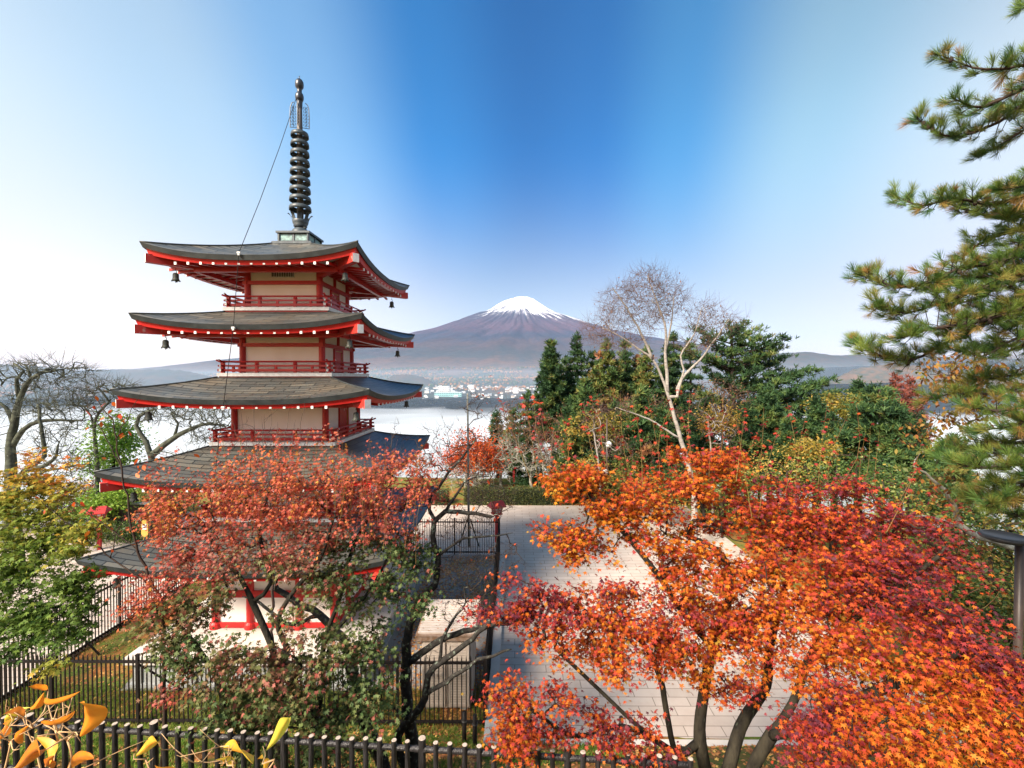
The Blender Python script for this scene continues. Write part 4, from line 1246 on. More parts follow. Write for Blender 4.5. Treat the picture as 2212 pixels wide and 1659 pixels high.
    for (x0, y0, x1, y1) in [(1160, 990, 1055, 808), (1190, 1000, 1130, 850), (1230, 990, 1165, 870), (1250, 980, 1210, 880), (1290, 990, 1260, 870), (1330, 1000, 1290, 860), (1360, 1010, 1340, 850), (1400, 1000, 1370, 870), (1440, 1000, 1400, 860), (1450, 980, 1470, 840), (1500, 980, 1490, 850), (1540, 970, 1560, 850), (1590, 980, 1610, 880), (1630, 1000, 1650, 880), (1670, 1010, 1700, 870), (1700, 1020, 1740, 900), (1740, 1030, 1790, 850), (1790, 1040, 1850, 870), (1830, 1060, 1880, 920), (1880, 1070, 1900, 930), (1930, 1090, 1990, 960), (1960, 1120, 2060, 990), (2000, 1160, 2110, 1040), (2020, 1190, 2090, 1090), (1990, 1240, 2110, 1180), (2030, 1290, 2180, 1240), (2040, 1210, 2060, 1080), (1560, 1060, 1530, 900), (1610, 1060, 1590, 900), (1660, 1060, 1680, 930), (1480, 1040, 1440, 900), (1380, 1030, 1310, 910), (1300, 1040, 1180, 930), (1250, 1020, 1130, 900)]:
        for q in range(1 + (rnd.random() < .4)):
            zz = 6.5 + rnd.uniform(-.3, .4) - (0.5 if x0 > 1900 else 0)
            k = rnd.uniform(.8, 1.0)
            xx, yy = x1 + rnd.uniform(-30, 30) * q, y1 + rnd.uniform(0, 50) * q
            wb.append(W(x0 + rnd.uniform(-25, 25), y0 + 60, zz)); wtp.append(W(xx, yy, zz + rnd.uniform(-.2, .3)))
    wl_ = shoots(T, mb, wb, wtp, 1, .0048, 17, .06, .25)
    mb.build('trunk', [M['bark'], M['shoot']], t, smooth=True)
    per = 11
    Q = leaves_at_tips(T, per, .085, .05)
    TP = np.array([tuple(T.p[i]) for i in T.tips])
    idx = np.array(T.src)
    tint = np.array([info[i][0] for i in idx]); hz = np.array([(TP[j][2] - info[i][1]) / max(info[i][2], .05) for j, i in enumerate(idx)])
    tint = np.repeat(tint + .0 - .11 * hz, per) + rng.normal(size=len(Q)) * .19
    wl_ = np.array(wl_); wt_ = np.clip(.33 + rng.normal(size=len(wl_)) * .09, 0, 1)
    Q = np.concatenate([Q, wl_]); tint = np.clip(np.concatenate([np.clip(tint, 0, .97), wt_]), 0, 1)
    n = len(Q)
    o = scatter('crown', LM['right'], LEAF_V, LEAF_F, Q, leaf_frames(n, .4, .6), rng.uniform(.036, .062, n) * np.clip(Q[:, 1] / 6.4, .82, 1), tint, t)
    print('orange maple leaves', n)

# ---- the red and green maple before the pagoda
def build_red_maple():
    Z = 7.2
    root = base_on_ground(610, 7.0); root.z -= .1
    t = thing('maple_tree', root, 'maple with red upper shoots and green lower leaves in front of the pagoda', 'tree', 'maple trees in front of the terrace')
    T = Tree(.0035, .45)
    T.stem([root, W(605, 1640, 7.0), W(600, 1520, 7.0), W(603, 1450, 7.0), W(620, 1400, 7.0)], .085, .06, .15)
    T.stem([W(603, 1450, 7.0), W(585, 1390, 7.0), W(545, 1300, 7.1), W(520, 1250, 7.2), W(470, 1190, 7.3), W(430, 1120, 7.3)], .05, .015, .15)
    T.stem([W(620, 1400, 7.0), W(600, 1340, 6.9), W(640, 1270, 6.9), W(690, 1210, 7.0), W(720, 1120, 7.1)], .045, .014, .15)
    T.stem([W(545, 1300, 7.1), W(585, 1260, 7.2), W(560, 1150, 7.3), W(580, 1060, 7.3)], .03, .012, .15)
    T.stem([root, W(660, 1640, 7.3), W(690, 1520, 7.5), W(700, 1390, 7.6), W(735, 1290, 7.7), W(760, 1190, 7.7), W(800, 1110, 7.8)], .07, .015, .15, root=True)
    T.stem([W(700, 1390, 7.6), W(780, 1300, 7.6), W(820, 1240, 7.7), W(860, 1150, 7.8)], .035, .012, .15)
    T.stem([root, W(520, 1660, 6.8), W(490, 1560, 6.7), W(470, 1470, 6.7), W(420, 1390, 6.7), W(360, 1320, 6.8)], .05, .015, .15, root=True)
    T.stem([W(600, 1520, 7.0), W(650, 1440, 6.7), W(600, 1400, 6.5)], .02, .01, .15)
    pads = [  # red, upper
        (640, 1040, 210, 60, 7.3, .6, .9, .76), (480, 1075, 130, 60, 7.3, .5, .9, .80), (800, 1050, 120, 70, 7.6, .5, .9, .72), (380, 1120, 80, 50, 7.2, .4, .7, .80),
        (560, 1120, 140, 55, 7.2, .5, .9, .72), (700, 1120, 140, 55, 7.3, .5, .9, .70), (850, 1110, 80, 55, 7.7, .4, .8, .66), (430, 1170, 100, 45, 7.1, .4, .9, .66),
        (540, 1185, 120, 40, 7.0, .5, .8, .60), (660, 1180, 120, 40, 7.1, .5, .8, .54), (400, 1235, 90, 35, 6.9, .4, .9, .60), (330, 1290, 70, 35, 6.8, .3, .9, .72), (300, 1315, 45, 25, 6.8, .25, .5, .80),
        (520, 1225, 90, 30, 6.9, .4, .7, .50), (930, 1060, 60, 60, 8.0, .4, .5, .70), (900, 1000, 50, 50, 8.0, .4, .35, .76),
        # green, lower
        (780, 1200, 100, 50, 7.5, .5, .9, .22), (870, 1200, 70, 60, 7.7, .4, .9, .12), (720, 1240, 90, 35, 7.2, .4, .8, .26), (610, 1225, 60, 28, 6.9, .3, .7, .40),
        (860, 1290, 60, 50, 7.6, .3, .8, .08), (770, 1290, 70, 40, 7.3, .4, .7, .22), (380, 1340, 90, 40, 6.7, .4, .9, .34), (440, 1300, 70, 35, 6.8, .3, .8, .36), (360, 1400, 70, 45, 6.6, .3, .6, .22),
        (430, 1410, 70, 40, 6.5, .3, .6, .18), (500, 1440, 90, 40, 6.4, .4, .9, .38), (600, 1450, 100, 35, 6.5, .4, .9, .42), (700, 1420, 90, 45, 6.9, .4, .9, .26), (790, 1390, 70, 60, 7.3, .4, .9, .16),
        (480, 1520, 80, 40, 6.3, .4, .9, .16), (570, 1530, 110, 45, 6.4, .4, 1.0, .26), (690, 1520, 110, 55, 6.7, .4, 1.1, .20), (790, 1490, 70, 60, 7.0, .4, .9, .10), (640, 1600, 120, 45, 6.5, .4, 1.0, .18), (740, 1600, 90, 45, 6.7, .4, 1.0, .10), (540, 1600, 70, 40, 6.3, .3, .7, .16), (380, 1500, 35, 14, 6.3, .2, .5, .58), (620, 1380, 50, 20, 6.6, .25, .3, .40), (640, 1330, 80, 22, 6.7, .3, .25, .34)]
    tg, info = [], []
    for (px, py, rx, ry, z_, dz, den, tint) in pads:
        c, r = pad(px, py, rx, ry, z_, dz)
        n = int(den * (17 if tint > .5 else 15) * (rx * ry) ** .5 * (z_ / 6.5) / 10)
        tg.append(clumpy(n, c, r)); info += [(tint, py)] * n
    order = np.concatenate(tg)
    T.grow(order, .18, .16, .04, 6)
    mb = MB(); T.mesh(mb, 0)
    wb, wtp = [], []
    for i in range(100):                                 # upright whips
        x0 = rnd.uniform(340, 900); e = 1 - ((x0 - 620) / 330) ** 2
        y1 = 1060 - 110 * max(0, e) ** .6 + rnd.uniform(-40, 50); z_ = 7.2 + rnd.uniform(-.4, .6)
        wb.append(W(x0, y1 + rnd.uniform(140, 230), z_)); wtp.append(W(x0 + rnd.uniform(-30, 30) + (x0 - 620) * .06, y1, z_ + rnd.uniform(-.2, .2)))
    wl_ = np.array(shoots(T, mb, wb, wtp, 1, .0042, 26, .04, .12))
    mb.build('trunk', [M['bark'], M['shoot']], t, smooth=True)
    per = 9
    Q = leaves_at_tips(T, per, .095, .06)
    TP = np.array([tuple(T.p[i]) for i in T.tips])
    idx = np.array(T.src)
    tint = np.repeat(np.array([info[i][0] for i in idx]), per) + rng.normal(size=len(Q)) * .10
    low = np.repeat(np.array([info[i][0] < .45 for i in idx]), per)
    tint = np.where(low & (rng.random(len(Q)) < .10), .58, tint)
    wt_ = .72 + rng.normal(size=len(wl_)) * .10
    Q = np.concatenate([Q, wl_]); tint = np.clip(np.concatenate([tint, wt_]), 0, 1); n = len(Q)
    low = np.concatenate([low, np.zeros(len(wl_), bool)])
    sc = np.where(low, rng.uniform(.042, .068, n), rng.uniform(.028, .050, n))
    fr = leaf_frames(n, .55, .7)
    scatter('crown', LM['mid'], LEAF_V, LEAF_F, Q, fr, sc, tint, t)
    print('red maple leaves', n)

def build_green_maple():
    Z = 7.0
    root = base_on_ground(-330, 7.6)
    t = thing('maple_tree', root, 'green and yellow maple reaching in from the left beside the iron fence', 'tree', 'maple trees in front of the terrace')
    T = Tree(.0035, .45)
    T.stem([root, W(-320, 1500, 7.5), W(-250, 1380, 7.3), W(-130, 1290, 7.2), W(0, 1250, 7.1), W(100, 1190, 7.0)], .09, .02, .15)
    T.stem([W(-250, 1380, 7.3), W(-120, 1370, 7.0), W(0, 1340, 6.9), W(130, 1310, 6.9), W(190, 1340, 6.9)], .04, .012, .15)
    T.stem([W(-130, 1290, 7.2), W(-60, 1180, 7.2), W(0, 1110, 7.2), W(60, 1060, 7.2)], .04, .012, .15)
    pads = [(50, 1040, 80, 25, 7.2, .4, .6, .70), (30, 1080, 90, 30, 7.2, .4, .8, .58), (110, 1065, 60, 25, 7.1, .3, .7, .66), (40, 1140, 110, 40, 7.1, .4, 1.0, .48), (140, 1140, 60, 30, 7.0, .3, .7, .56), (60, 1200, 110, 40, 7.0, .4, 1.0, .36), (180, 1180, 40, 20, 6.9, .2, .5, .52),
            (40, 1260, 110, 40, 6.9, .4, 1.0, .26), (130, 1260, 70, 40, 6.9, .3, .8, .24), (60, 1320, 120, 35, 6.8, .4, 1.0, .20), (150, 1330, 70, 25, 6.8, .3, .8, .20), (40, 1370, 80, 25, 6.7, .3, .8, .12), (120, 1380, 60, 22, 6.7, .3, .5, .14), (30, 1420, 40, 15, 6.7, .2, .4, .10), (60, 990, 60, 40, 7.2, .3, .12, .86), (120, 1020, 50, 30, 7.2, .3, .2, .84), (90, 1440, 70, 14, 6.6, .2, .2, .55)]
    tg, info = [], []
    for (px, py, rx, ry, z_, dz, den, tint) in pads:
        c, r = pad(px, py, rx, ry, z_, dz); n = int(den * 16 * (rx * ry) ** .5 / 10)
        tg.append(clumpy(n, c, r)); info += [tint] * n
    order = np.concatenate(tg)
    T.grow(order, .18, .16, .04, 4)
    mb = MB(); T.mesh(mb, 0); mb.build('trunk', M['bark'], t, smooth=True)
    per = 10; Q = leaves_at_tips(T, per, .085, .05)
    TP = np.array([tuple(T.p[i]) for i in T.tips])
    idx = np.array(T.src)
    tint = np.clip(np.repeat(np.array([info[i] for i in idx]), per) + rng.normal(size=len(Q)) * .10, 0, 1)
    scatter('crown', LM['left'], LEAF_V, LEAF_F, Q, leaf_frames(len(Q), .4, .6), rng.uniform(.045, .075, len(Q)), tint, t)

# ---- bare trees
def bare_tree(name, label, stems, envelope, n, Z, mat, r_tip=.006, expo=.42, step=.5, jit=.16, lift=.06, group=None, root_at=None, twigs=3, twlen=.5, leafcol=None, leaf_n=0, leaf_sz=.05, tint=(.3, .9), thin=None, bud=OVAL_V):
    """stems: (points, r0, r1); envelope: ellipsoid pads (px, py, rx, ry, dz, weight) filled with twigs"""
    root = root_at if root_at is not None else stems[0][0][0]
    t = thing(name, root, label, 'tree', group)
    T = Tree(r_tip, expo)
    for i, (pts, r0, r1) in enumerate(stems): T.stem(pts, r0, r1, step * .6, wob=.02)
    tw = sum(e[5] for e in envelope)
    tg = []
    for (px, py, rx, ry, dz, w) in envelope:
        c, r = pad(px, py, rx, ry, Z, dz); tg.append(in_ellipsoid(max(1, int(n * w / tw)), c, r))
    T.grow(np.concatenate(tg), step, jit, lift, 2)
    mb = MB(); T.mesh(mb, 0, 1 if thin else None, .02)
    # finest twigs
    for i in T.tips:
        p, d = T.p[i], T.dir[i]
        for q in range(twigs):
            v = (d + Vector((rnd.gauss(0, .6), rnd.gauss(0, .6), rnd.gauss(0, .5) + .2))).normalized()
            L = twlen * rnd.uniform(.5, 1.2)
            mb.tube([p, p + v * L * .5 + Vector((0, 0, .02 * L)), p + v * L + Vector((0, 0, .08 * L))], [r_tip * .8, r_tip * .6, r_tip * .3], 3, 1 if thin else 0, cap=False)
    mb.build('trunk', [mat, thin] if thin else mat, t, smooth=True)
    if leafcol and leaf_n:
        P = np.array([tuple(T.p[i]) for i in T.tips]); k = rng.integers(0, len(P), leaf_n)
        Q = P[k] + rng.normal(size=(leaf_n, 3)) * twlen * .35
        scatter('crown', leafcol, bud, OVAL_F if bud is OVAL_V else LEAF_F, Q, leaf_frames(leaf_n, .6, .7), rng.uniform(.7, 1.3, leaf_n) * leaf_sz, rng.uniform(tint[0], tint[1], leaf_n), t)
    return t
def build_bare_trees():
    # big lichen-grown cherry at the far left
    Z = 24
    g = base_on_ground(22, Z, 1100)
    bare_tree('bare_tree', 'bare leafless cherry with mossy trunk against the fog at the left edge', [
        ([g, W(24, 1039, Z), W(23, 969, Z), W(30, 919, Z), W(43, 862, Z), W(67, 819, Z), W(107, 798, Z)], .36, .07),
        ([W(23, 969, Z), W(50, 928, Z), W(85, 910, Z), W(130, 908, Z), W(187, 908, Z)], .15, .04),
        ([W(30, 919, Z), W(12, 880, Z), W(-20, 860, Z)], .13, .05),
        ([W(43, 862, Z), W(36, 820, Z), W(52, 800, Z), W(30, 785, Z)], .12, .05),
        ([W(67, 819, Z), W(56, 790, Z), W(36, 782, Z)], .08, .03)],
        [(50, 805, 75, 32, 2.2, 1.2), (125, 800, 50, 28, 2, 1), (140, 850, 40, 40, 1.5, .7), (0, 850, 60, 60, 2, 1), (110, 885, 70, 30, 1.5, .6), (150, 925, 50, 20, 1.2, .4), (-20, 930, 50, 50, 1.5, .4)], 520, Z, M['green_bark'], .012, .42, .6, .2, .05, 'bare trees beyond the pagoda', twigs=3, twlen=.75)
    Z = 22
    g = base_on_ground(40, Z, 1100)
    bare_tree('bare_tree', 'bare crooked cherry with kinked branches left of the bright green tree', [
        ([g, W(36, 1050, Z), W(60, 1015, Z), W(95, 985, Z), W(92, 950, Z), W(86, 905, Z), W(85, 880, Z)], .22, .06),
        ([W(60, 1015, Z), W(100, 1005, Z), W(122, 985, Z), W(125, 965, Z)], .14, .05),
        ([W(60, 1040, Z), W(95, 1018, Z), W(140, 1010, Z), W(190, 1002, Z)], .09, .03)],
        [(85, 880, 50, 25, 1.4, .8), (150, 990, 60, 22, 1.2, 1), (110, 950, 55, 35, 1.4, 1), (170, 1020, 40, 14, 1, .5)], 230, Z, M['green_bark'], .011, .42, .5, .2, .05, 'bare trees beyond the pagoda', twigs=3, twlen=.6)
    Z = 25
    g = base_on_ground(335, Z, 1100)
    bare_tree('bare_tree', 'bare grey-green cherry spreading behind the left side of the fourth pagoda roof', [
        ([g, W(330, 1010, Z), W(326, 985, Z), W(315, 955, Z), W(293, 920, Z), W(300, 900, Z), W(330, 885, Z)], .30, .07),
        ([W(326, 985, Z), W(367, 952, Z), W(400, 932, Z), W(447, 916, Z), W(485, 920, Z)], .19, .05),
        ([W(375, 948, Z), W(385, 915, Z), W(372, 895, Z), W(385, 880, Z)], .09, .03)],
        [(330, 890, 40, 30, 2, .7), (410, 895, 75, 28, 2, 1.3), (450, 935, 45, 30, 1.5, 1), (480, 900, 30, 30, 1.5, .6), (385, 985, 60, 15, 1.5, .3)], 380, Z, M['green_bark'], .012, .42, .6, .2, .05, 'bare trees beyond the pagoda', twigs=3, twlen=.7)
    Z = 27
    g = base_on_ground(212, Z, 1100)
    bare_tree('bare_tree', 'slender bare tree with pale forked limbs just left of the third pagoda roof', [
        ([g, W(210, 1000, Z), W(203, 925, Z), W(215, 890, Z), W(235, 868, Z), W(222, 848, Z), W(212, 838, Z)], .17, .05),
        ([W(203, 925, Z), W(196, 898, Z), W(182, 878, Z)], .08, .03)],
        [(215, 845, 45, 30, 2, 1.3), (250, 835, 40, 12, 1.5, .5), (190, 880, 35, 22, 1.5, .8), (215, 905, 30, 20, 1.5, .3)], 220, Z, M['green_bark'], .012, .42, .6, .2, .05, 'bare trees beyond the pagoda', twigs=3, twlen=.7)
    # sapling in front of the left roofs
    Z = 6.9
    g = base_on_ground(350, Z, 1500)
    bare_tree('sapling', 'slim dark sapling nearly bare with a few orange leaves before the left roof corners', [
        ([g, W(352, 1330, Z), W(333, 1269, Z), W(300, 1192, Z), W(283, 1119, Z), W(267, 1036, Z), W(250, 952, Z), W(240, 906, Z), W(187, 832, Z)], .035, .005),
        ([W(250, 952, Z), W(275, 905, Z), W(303, 846, Z)], .008, .003),
        ([W(262, 1010, Z), W(222, 935, Z), W(185, 868, Z), W(168, 850, Z)], .010, .003),
        ([W(300, 1192, Z), W(250, 1150, Z), W(170, 1090, Z), W(60, 1020, Z)], .010, .003),
        ([W(333, 1269, Z), W(290, 1240, Z), W(237, 1205, Z), W(160, 1140, Z), W(85, 1080, Z)], .014, .004),
        ([W(237, 1205, Z), W(252, 1150, Z), W(272, 1110, Z)], .008, .003),
        ([W(267, 1036, Z), W(330, 1010, Z), W(395, 985, Z)], .006, .003),
        ([W(283, 1119, Z), W(360, 1080, Z), W(440, 1010, Z)], .006, .003)],
        [(260, 900, 40, 50, .2, 1), (200, 880, 40, 60, .2, 1), (330, 1000, 60, 40, .3, .8), (160, 1080, 90, 60, .3, 1), (240, 1160, 60, 50, .3, .8), (390, 960, 30, 40, .3, .3)], 90, Z, M['twig'], .0022, .42, .2, .12, .05, None, twigs=2, twlen=.12, leafcol=LM['scarlet'], leaf_n=46, leaf_sz=.085, tint=(.3, 1))
    # dark lichen cherry between the maples
    Z = 8.0
    g = base_on_ground(880, Z, 1500)
    bare_tree('cherry_tree', 'dark bare cherry with lichen patches and forked trunk before the beige shed', [
        ([g, W(894, 1659, Z), W(881, 1537, Z), W(876, 1457, Z), W(881, 1363, Z), W(908, 1297, Z), W(937, 1265, Z), W(948, 1220, Z), W(935, 1160, Z), W(940, 1125, Z), W(962, 1105, Z), W(1010, 1108, Z), W(1062, 1116, Z)], .125, .028),
        ([g, W(857, 1598, Z - .1), W(886, 1558, Z - .2), W(918, 1510, Z - .2), W(924, 1457, Z - .2), W(953, 1430, Z - .2), W(1006, 1390, Z - .2), W(1076, 1323, Z - .2)], .085, .035),
        ([W(921, 1499, Z - .2), W(980, 1462, Z - .3), W(1033, 1427, Z - .3), W(1105, 1403, Z - .3)], .045, .02),
        ([W(884, 1430, Z), W(953, 1382, Z), W(1033, 1355, Z), W(1080, 1348, Z), W(1140, 1342, Z)], .065, .03),
        ([W(950, 1430, Z - .2), W(960, 1370, Z - .2), W(985, 1330, Z - .2), W(1008, 1300, Z - .2), W(1000, 1270, Z - .2)], .035, .012),
        ([W(940, 1125, Z), W(925, 1080, Z), W(945, 1055, Z), W(970, 1020, Z), W(1000, 985, Z), W(1030, 950, Z)], .035, .008),
        ([W(962, 1105, Z), W(990, 1060, Z), W(1020, 1030, Z), W(1060, 1030, Z)], .03, .01),
        ([W(948, 1200, Z), W(1000, 1165, Z), W(1060, 1158, Z), W(1110, 1150, Z)], .03, .01),
        ([W(886, 1558, Z - .2), W(850, 1530, Z - .3), W(826, 1510, Z - .3), W(820, 1470, Z - .3)], .028, .01),
        ([W(925, 1085, Z), W(890, 1050, Z), W(850, 1040, Z)], .025, .008)],
        [(1010, 1000, 60, 80, .5, 1.6), (960, 960, 60, 60, .5, .9), (1060, 1080, 60, 50, .5, 1.2), (1000, 1220, 70, 40, .5, .6), (1060, 1270, 50, 40, .5, .6), (1030, 880, 40, 30, .4, .35), (920, 1000, 40, 50, .5, .6), (1000, 1320, 60, 30, .4, .7), (1090, 1210, 50, 40, .5, .6), (900, 1420, 70, 30, .3, .3), (860, 960, 30, 50, .3, .3), (1000, 1130, 70, 40, .4, .8)], 760, Z, M['lichen_bark'], .0032, .44, .22, .22, .04, None, twigs=3, twlen=.16, thin=M['twig'], leafcol=LM['scarlet'], leaf_n=60, leaf_sz=.07, tint=(.2, 1))
    g = base_on_ground(835, 7.8, 1500)
    bare_tree('bare_tree', 'leaning dark trunk with grey lichen rising behind the green maple leaves', [
        ([g, W(830, 1659, 7.8), W(809, 1610, 7.8), W(785, 1550, 7.8), W(765, 1460, 7.9), W(740, 1380, 8), W(690, 1330, 8.1), W(640, 1300, 8.2), W(600, 1270, 8.2)], .12, .05),
        ([W(690, 1330, 8.1), W(620, 1345, 8.2), W(560, 1300, 8.3), W(520, 1290, 8.3)], .04, .02)],
        [(600, 1180, 100, 60, .5, 1), (500, 1000, 60, 60, .4, 1), (560, 960, 50, 70, .4, 1)], 60, 8.2, M['lichen_bark'], .004, .44, .25, .15, .04, None, twigs=2, twlen=.2, thin=M['twig'])
    # straight whips rising in front of the pagoda balcony
    g = base_on_ground(575, 8.6, 1500)
    bare_tree('sapling', 'sapling with a fan of bare pale whips rising before the fourth balcony', [
        ([g, W(590, 1300, 8.6), W(585, 1150, 8.6), W(580, 1060, 8.6)], .04, .016)] + [([W(580, 1060, 8.6), W(580 + (x - 580) * .35, 1010, 8.6), W(580 + (x - 580) * .75, 960, 8.6), W(x, y, 8.6)], .009, .003) for x, y in ((500, 905), (520, 890), (545, 870), (565, 900), (585, 880), (600, 912), (625, 880), (640, 905), (660, 870), (535, 930), (610, 930), (680, 920))],
        [(580, 980, 60, 40, .3, 1)], 24, 8.6, M['birch_twig'], .0025, .42, .2, .1, .05, None, twigs=1, twlen=.1, leafcol=LM['scarlet'], leaf_n=24, leaf_sz=.08, tint=(.5, 1))
    # white birch
    Z = 24
    g = base_on_ground(1500, Z, 1100)
    bare_tree('birch_tree', 'white-barked bare birch with forked trunk and fine fanned twigs above the maples', [
        ([g, W(1500, 1060, Z), W(1491, 1018, Z), W(1470, 948, Z), W(1456, 896, Z), W(1445, 857, Z), W(1431, 819, Z), W(1410, 777, Z), W(1372, 749, Z), W(1330, 721, Z), W(1300, 708, Z)], .19, .02),
        ([W(1442, 845, Z), W(1440, 800, Z), W(1437, 760, Z), W(1438, 710, Z), W(1421, 658, Z), W(1400, 600, Z)], .10, .02),
        ([W(1463, 857, Z), W(1473, 819, Z), W(1512, 777, Z), W(1540, 740, Z), W(1575, 690, Z)], .09, .02),
        ([W(1462, 840, Z), W(1478, 800, Z), W(1470, 768, Z), W(1500, 720, Z), W(1515, 670, Z)], .06, .02),
        ([W(1410, 777, Z), W(1385, 720, Z), W(1350, 660, Z), W(1325, 625, Z)], .08, .025),
        ([W(1437, 760, Z), W(1450, 700, Z), W(1455, 640, Z)], .06, .02),
        ([W(1470, 948, Z), W(1440, 930, Z), W(1400, 905, Z), W(1330, 880, Z)], .06, .02)],
        [(1395, 615, 45, 38, 2, 1.5), (1340, 655, 45, 45, 2, 1.5), (1300, 715, 45, 30, 2, 1.1), (1440, 650, 40, 45, 2, 1.4), (1390, 690, 55, 35, 2, 1.2), (1520, 690, 40, 40, 2, 1.1), (1565, 700, 30, 20, 2, .5), (1500, 740, 40, 25, 2, .5), (1350, 740, 50, 20, 2, .5), (1330, 880, 50, 20, 1.5, .2)], 1100, Z, M['birch'], .0062, .33, .5, .16, .12, None, twigs=4, twlen=.7, thin=M['birch_twig'], leafcol=LM['brown'], leaf_n=700, leaf_sz=.09)
    # two thinner birches beside it
    for (px, top, lab) in ((1237 + 300, 905, 'thin white birch stem standing right of the large birch'), (1290, 930, 'thin leaning pale birch stem left of the large birch')):
        g = base_on_ground(px, 27, 1100)
        bare_tree('birch_tree', lab, [([g, W(px + 6, 1050, 27), W(px, 980, 27), W(px - 8, top, 27)], .10, .03)], [(px - 5, top - 20, 40, 40, 1.5, 1), (px + 20, top + 30, 40, 30, 1.5, 1)], 110, 27, M['birch'], .010, .42, .5, .16, .06, None, twigs=2, twlen=.6, thin=M['birch_twig'])
    # brown thicket and pale lichen trees behind the hedge
    sp = [(1120, 900, 60, 70, 38, 'leafless brown shrub tree at the left foot of the dark cypress'), (1190, 930, 70, 70, 36, 'leafless brown shrub tree in front of the dark cypress'), (1290, 880, 80, 60, 37, 'leafless brown shrub tree left of the birch trunk'), (1400, 880, 80, 60, 36, 'russet twiggy shrub tree behind the birch trunk'), (1560, 850, 70, 60, 34, 'russet twiggy shrub tree right of the birch fork'), (1640, 930, 70, 50, 33, 'brown twiggy shrub tree below the great pine'), (1350, 960, 90, 50, 33, 'brown twiggy shrub tree below the birch branches')]
    for px, py, rx, ry, Z, lab in sp:
        g = base_on_ground(px, Z, 1050)
        bare_tree('shrub_tree', lab, [([g, W(px, py + ry, Z), W(px + 5, py, Z)], .10, .04), ([W(px, py + ry, Z), W(px - rx * .5, py, Z)], .06, .03), ([W(px, py + ry, Z), W(px + rx * .5, py, Z)], .06, .03)],
                  [(px, py + ry * .25, rx, ry * .8, 2, 1)], 140, Z, M['birch_twig'], .012, .40, .6, .2, .06, 'brown shrub trees behind the hedge', twigs=2, twlen=.8, leafcol=LM['brown'], leaf_n=1000, leaf_sz=.13)
    pl = [(1085, 985, 45, 45, 38, 'pale lichen-covered bare tree right of the scarlet maple'), (1150, 985, 50, 40, 37, 'pale lichen-covered bare tree above the left end of the hedge'), (1215, 990, 60, 45, 36, 'pale lichen-covered bare tree above the middle of the hedge'), (1010, 1020, 50, 40, 37, 'pale lichen-covered bare tree under the scarlet maple')]
    for px, py, rx, ry, Z, lab in pl:
        g = base_on_ground(px, Z, 1050)
        bare_tree('lichen_tree', lab, [([g, W(px - 4, 1030, Z), W(px + 3, py, Z), W(px - 6, py - ry * .6, Z)], .16, .05), ([W(px, 1015, Z), W(px + rx * .6, py - 5, Z)], .09, .04), ([W(px, 1020, Z), W(px - rx * .7, py + 5, Z)], .09, .04)],
                  [(px, py, rx, ry, 2, 1)], 120, Z, M['pale_bark'], .022, .38, .7, .25, .02, 'lichen trees behind the hedge', twigs=3, twlen=.8)
    # russet bush left, behind the lantern
    for px, py, lab in ((165, 1075, 'leafless orange-brown shrub left of the red lantern'), (250, 1060, 'leafless orange-brown shrub under the fourth roof corner'), (370, 1075, 'leafless orange-brown shrub right of the dark notice board')):
        g = base_on_ground(px, 29, 1150)
        bare_tree('shrub_tree', lab, [([g, W(px, py + 20, 29), W(px + 3, py, 29)], .05, .03)], [(px, py, 55, 40, 1.6, 1)], 130, 29, M['birch_twig'], .012, .40, .5, .2, .06, 'orange-brown shrubs beside the lantern', twigs=3, twlen=.6, leafcol=LM['brown'], leaf_n=1500, leaf_sz=.13, tint=(.6, 1))

# ---- leafy crowns at a distance
def crown_tree(name, label, px, Z, pads, mat, size, n, trunk, tint=(.2, .8), group=None, py=1100, tpl=(OVAL_V, OVAL_F), top=None, r=.2, wild=.9):
    g = base_on_ground(px, Z, py)
    t = thing(name, g, label, 'tree', group)
    T = Tree(.02, .42)
    tp = top if top else min(p[1] for p in pads) + 10
    T.stem([g, W(px, (py + tp) / 2, Z), W(px, tp, Z)], r, .04, .6)
    tw = sum(p[2] * p[3] for p in pads); P, I = [], []
    tg = []
    for (x, y, rx, ry, dz) in pads:
        c, rr = pad(x, y, rx, ry, Z, dz)
        m = int(n * rx * ry / tw)
        k = max(3, m // 60)
        cl = in_ellipsoid(k, c, [q * .85 for q in rr]); tg.append(cl)
        w = min(rr) * .5 + .12
        Q = cl[rng.integers(0, k, m)] + rng.normal(size=(m, 3)) * np.array([w, w, w * .6])
        P.append(Q); b = rng.uniform(tint[0], tint[1]); I.append(b + rng.normal(size=m) * .13 + np.repeat(0, m))
    T.grow(np.concatenate(tg), .8, .15, .03, 1)
    mb = MB(); T.mesh(mb); mb.build('trunk', trunk, t, smooth=True)
    Q = np.concatenate(P); N = len(Q)
    scatter('crown', mat, tpl[0], tpl[1], Q, leaf_frames(N, .3, wild), rng.uniform(.7, 1.3, N) * size, np.clip(np.concatenate(I), 0, 1), t)
    return t

TUFT_FAR = tuft(9, 1.35, 1.0, .075, 3)

